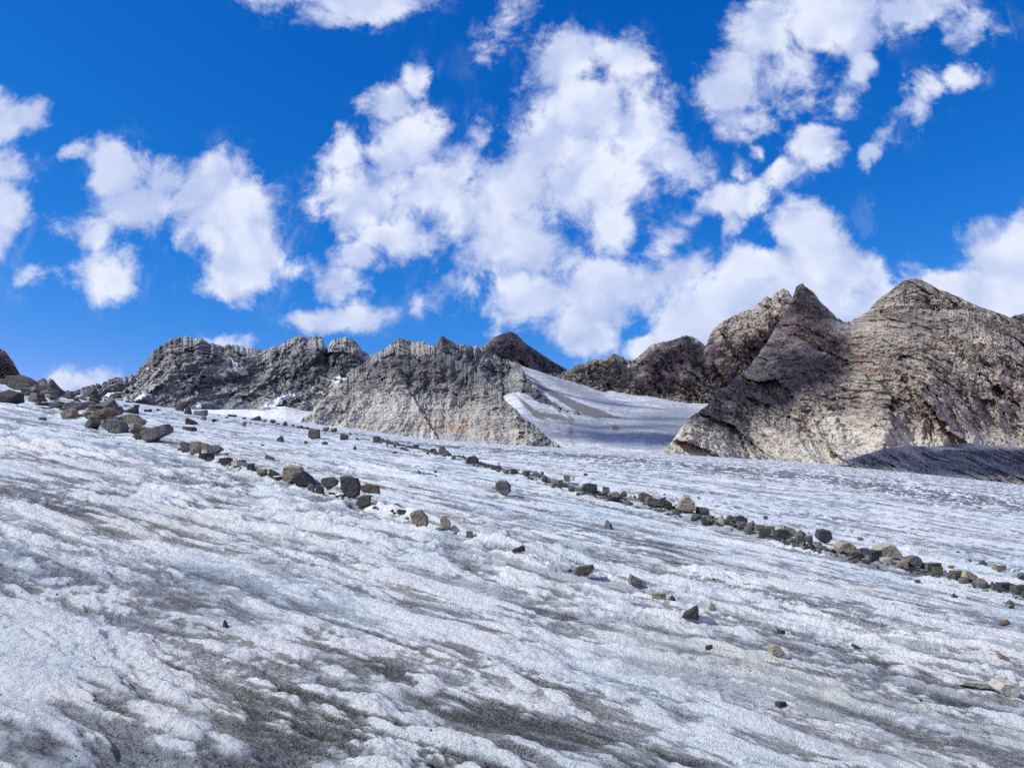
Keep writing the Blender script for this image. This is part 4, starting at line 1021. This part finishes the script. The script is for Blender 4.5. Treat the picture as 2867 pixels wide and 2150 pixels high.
for i in range(95):      # plates of the broad upper left moraine
    u = rg.uniform(60, 330); w0 = (u - 60) / 270
    top = 1085 + 55 * w0 + 6; bot = 1128 + 75 * w0
    v = rg.uniform(top, bot) if rg.random() < .8 else top + rg.uniform(-2, 8)
    put_rubble(u, v, rg.uniform(18, 44), 'm1s', rg, 'gggtdd', (1, 5, 4, 1, 5))
for i in range(26):      # thin stones along the crest
    u = rg.uniform(200, 470); v = 1100 + (u - 200) * .175 + rg.uniform(2, 16)
    put_rubble(u, v, rg.uniform(6, 17), 'far', rg, 'dd', (1, 5, 0))
for (ua, va, ub, vb, n, w0, w1, sp) in [(500,1262,620,1296,10,10,22,8),(615,1296,720,1326,14,8,20,8),(720,1330,800,1350,8,8,18,6),(860,1376,1000,1398,16,8,18,8),(1000,1405,1090,1436,6,6,13,5),(1090,1432,1150,1455,5,6,12,3),(1210,1478,1330,1508,9,5,12,3)]:
    for i in range(n):
        f = rg.random(); put_rubble(ua + (ub - ua) * f, va + (vb - va) * f + rg.uniform(-sp, sp) * .6, rg.uniform(w0, w1), 'm1', rg, 'dddgr')
for (a, b, n, w0, w1, sp, key) in [(1000,1230,34,4,9,3,'m2s'),(1230,1440,26,6,13,4,'m2'),(1440,1620,24,8,16,5,'m2'),(1600,1900,46,9,22,9,'m2'),(1890,2320,58,9,22,9,'m2'),(2320,2620,20,9,20,7,'m2'),(2620,2867,16,9,20,8,'m2')]:
    for i in range(n):
        u = rg.uniform(a, b)
        v = float(np.interp(u, [1000] + [p[0] for p in M2], [1224] + [p[1] for p in M2])) + 4 + rg.uniform(-sp, sp)
        put_rubble(u, v, w0 + (w1 * 1.5 - w0) * rg.random() ** 2.2, key, rg, 'ddggr' if key == 'm2s' else 'dddggb')
for (u, v, w) in [(357,1126,14),(385,1128,18),(438,1134,16),(461,1140,20),(599,1180,14),(650,1178,12),(668,1179,9),(682,1172,12),(702,1184,9),(762,1185,19),(777,1187,13),(820,1192,9),(832,1196,14),(845,1198,12),(858,1201,12),(909,1212,10),(980,1217,8),(564,1210,8),(612,1163,10),(635,1170,8),(560,1200,5),(690,1148,9),(725,1150,14),(728,1156,12),(500,1168,5)]:
    put_rubble(u, v, w, 'far', rg, 'dd')
for (u, v, w) in [(1150,1249,12),(1121,1256,12),(1396,1301,9),(1470,1305,5),(1090,1236,6),(700,1243,6),(735,1247,7),(1220,1334,8),(1624,1444,7),(1300,1455,8),(2500,1690,8),(2187,1400,5),(1860,1385,8),(1862,1398,11),(1886,1400,9),(1892,1413,10),(1934,1399,11),(2265,1492,6),(2380,1502,6),(2840,1600,8),(1955,1530,7),(1997,1621,9),(60,1660,6),(1140,1868,7),(160,1665,7),(2100,1880,7)]:
    put_rubble(u, v, w, 'loose', rg, 'ddg')
SPECS.sort(key=lambda q: -q[0])
for q in SPECS[:298]: make_rubble(*q)
def scatter(name, label, items, tones):
    """uncountable crumbs as one mesh"""
    VV = []; FF = []; MI = []; n = 0
    protos = []
    for i, t in enumerate(tones):
        for kk in (0, 1, 2):
            me = rubble_mesh(t, kk)
            co = np.zeros(len(me.vertices) * 3, np.float32); me.vertices.foreach_get('co', co)
            tri = np.array([list(p.vertices)[:3] for p in me.polygons], np.int32)
            protos.append((co.reshape(-1, 3), tri, i))
    rng = np.random.default_rng(3)
    X = np.array([q[0] for q in items]); Y = np.array([q[1] for q in items]); S = np.array([q[2] for q in items])
    Zg = ground(X, Y)
    for x, y, z, sz in zip(X, Y, Zg, S):
        co, tri, mi = protos[rng.integers(len(protos))]
        a = rng.uniform(0, 6.28); c_, s_ = math.cos(a), math.sin(a)
        p = co * (sz * rng.uniform(.7, 1.2, 3)); tx = rng.uniform(-.3, .3)
        q = np.stack([p[:, 0] * c_ - p[:, 1] * s_ + x, p[:, 0] * s_ + p[:, 1] * c_ + y, p[:, 2] + p[:, 0] * tx + z - sz * .1], -1)
        VV.append(q); FF.append(tri + n); MI.append(np.full(len(tri), mi)); n += len(q)
    V_ = np.concatenate(VV).astype(np.float32); F_ = np.concatenate(FF).astype(np.int32); M_ = np.concatenate(MI).astype(np.int32)
    me = bpy.data.meshes.new(name)
    me.vertices.add(len(V_)); me.vertices.foreach_set('co', V_.ravel())
    me.loops.add(F_.size); me.loops.foreach_set('vertex_index', F_.ravel())
    me.polygons.add(len(F_)); me.polygons.foreach_set('loop_start', np.arange(0, F_.size, 3, dtype=np.int32)); me.polygons.foreach_set('loop_total', np.full(len(F_), 3, dtype=np.int32))
    for t in tones: me.materials.append(STONE[t])
    me.polygons.foreach_set('material_index', M_)
    me.update(calc_edges=True)
    o = link(name, me); o['kind'] = 'stuff'; o['category'] = 'gravel'; o['label'] = label
    return o
ZW = {z: cast(z[0], z[1], False) for z in ZONES}
items = []
r2 = np.random.default_rng(11)
for (w, u, v, *_r) in SPECS[298:]:
    x, y, z = castg(u, v); items.append((x, y, w * y / FPX))
def line_items(L, n, spread, smin, smax, pmin=.0, pmax=1.0):
    seg = np.hypot(np.diff(L[:, 0]), np.diff(L[:, 1])); cum = np.concatenate([[0], np.cumsum(seg)])
    for _ in range(n):
        d = cum[-1] * (pmin + (pmax - pmin) * r2.random())
        i = min(int(np.searchsorted(cum, d)) - 1, len(seg) - 1); i = max(i, 0); f = (d - cum[i]) / seg[i]
        x = L[i, 0] + (L[i + 1, 0] - L[i, 0]) * f + r2.normal(0, spread); y = L[i, 1] + (L[i + 1, 1] - L[i, 1]) * f + r2.normal(0, spread * 1.2)
        items.append((x, y, smin + (smax - smin) * r2.random() ** 3))
line_items(M2W, 3600, .13, .012, .10)
line_items(M2W, 300, .5, .008, .04)
line_items(M1W, 1500, .16, .012, .09, 0, .8)
line_items(M1W, 300, .5, .008, .04, 0, .8)
line_items(M1W, 120, .08, .008, .03, .8, 1)
for _ in range(700):      # crumbs gathered in the dirty hollows of the near ice
    zz = ZONES[r2.integers(0, 26)]
    x0, y0, _z = ZW[zz]
    da, dc = r2.normal(0, zz[2] * .7), r2.normal(0, zz[3] * .8)
    x = x0 + FD[0] * da + FN[0] * dc; y = y0 + FD[1] * da + FN[1] * dc
    if y > 2.2: items.append((x, y, .003 + .014 * r2.random() ** 5))
scatter('gravel', 'fine grey gravel and crumbs strewn along the two moraines', items, 'dg')

# ------------------------------------------------------------------ unseen puff clouds added outside the frame to shade parts of the faces
def cloud_material():
    m, g, b = mat_new('cloud_white')
    b.inputs['Base Color'].default_value = (.9, .9, .92, 1); b.inputs['Roughness'].default_value = 1
    return m
CLOUDM = cloud_material()
def ico():
    bm = bmesh.new(); bmesh.ops.create_icosphere(bm, subdivisions=2, radius=1)
    co = np.array([v.co[:] for v in bm.verts]); tr = np.array([[v.index for v in f.verts] for f in bm.faces]); bm.free(); return co, tr
IC, IT = ico()
def shadow_cloud(name, label, targets, height, seed, dens=1.0):
    """targets: (u, v, distance, radius m): places shaded; puffs hang on the sun side at the given height"""
    rng = np.random.default_rng(seed); VV = []; FF = []; n = 0
    for (u, v, Y, r) in targets:
        t, e = TE(u, v); p = np.array([float(t) * Y, Y, CAM_H + float(e) * Y])
        for _ in range(int(14 * dens)):
            d = (height - p[2]) / sd.z
            c = p + np.array(sd) * d + rng.normal(0, 1, 3) * np.array([r * .5, r * .5, r * .4])
            s_ = r * rng.uniform(.22, .5)
            q = IC * (1 + .18 * rng.normal(0, 1, (len(IC), 1))) * s_ * np.array([1, 1, .6]) + c
            VV.append(q); FF.append(IT + n); n += len(q)
    V_ = np.concatenate(VV); F_ = np.concatenate(FF)
    me = bpy.data.meshes.new(name); me.from_pydata(V_.tolist(), [], F_.tolist()); me.materials.append(CLOUDM)
    for p in me.polygons: p.use_smooth = True
    o = link(name, me); o['kind'] = 'structure'; o['label'] = label
    return o
def face_y(u, v, key='mountain450'):
    U, sk, bs, yb_, yc_, gm = FACES[key]
    a_, b_, c_, d_ = (float(np.interp(u, U, q)) for q in (sk, bs, yb_, yc_))
    s_ = min(max((b_ - v) / (b_ - a_), 0), 1)
    y_ = c_ + (d_ - c_) * s_ ** gm
    return float(yR(u, v, s_, y_)) if key == 'mountain450' else y_
def inside(u, v, P):
    c = False
    for (x0, y0), (x1, y1) in zip(P, P[1:] + P[:1]):
        if (y0 > v) != (y1 > v) and u < (x1 - x0) * (v - y0) / (y1 - y0) + x0: c = not c
    return c
def fill(P, key, step, r):
    us = [p[0] for p in P]; vs = [p[1] for p in P]
    return [(u, v, face_y(u, v, key), r) for u in np.arange(min(us), max(us), step) for v in np.arange(min(vs), max(vs), step) if inside(u, v, P)]
F_DARK = [(1900,1205),(1989,1127),(2093,1035),(2174,914),(2209,856),(2245,795),(2300,850),(2365,905),(2405,915),(2400,1000),(2385,1050),(2290,1120),(2150,1150),(2040,1185),(1950,1215)]
B_DARK = [(1600,1045),(1700,1030),(1790,1040),(1830,1010),(1870,985),(1900,950),(1955,958),(1980,975),(2010,960),(2040,1010),(2090,1020),(2060,1060),(1990,1130),(1800,1110),(1680,1085)]
shadow_cloud('shade_cloud', 'unseen white puffs above the frame, added to shade the horn mountain',
  fill(F_DARK, 'mountain450', 28, 9.5) + fill(B_DARK, 'mountain430', 34, 16) + [(u, v, ug_y(u, v), 10) for u in range(1600, 1960, 30) for v in range(1150, 1250, 22) if inside(u, v, [(1640,1185),(1760,1158),(1900,1150),(1960,1152),(1900,1215),(1860,1245),(1700,1232),(1600,1205)])] +
  [(2600,850,1060,30),(2680,870,1060,30),(2740,900,1060,24)], 1500, 1, .6)
shadow_cloud('shade_cloud', 'unseen puffs above the frame, added to shade the upper glacier and pyramid',
  [(1700,1110,820,30),(1900,1180,500,26),(1700,1195,470,20),(1780,1200,460,24),(1860,1190,480,24),(1650,1178,500,14),(1940,1160,560,20),(1420,960,1400,60),(1480,1000,1400,60),(1540,1030,1400,50),(1400,1000,1350,60)], 2400, 2)
shadow_cloud('shade_cloud', 'unseen ragged puffs out of frame, added to shade the rubble ridge',
  [(2400,1290,225,11),(2450,1285,225,13),(2500,1265,235,12),(2580,1260,245,12),(2660,1285,245,12),(2750,1300,240,12),(2830,1265,255,12),(2540,1270,240,13),(2620,1290,225,12),(2700,1270,250,14),(2800,1280,250,14),(2867,1300,240,14),(2950,1300,240,14)], 520, 3)
print('stones', len(STONES), 'objects', len(bpy.data.objects))
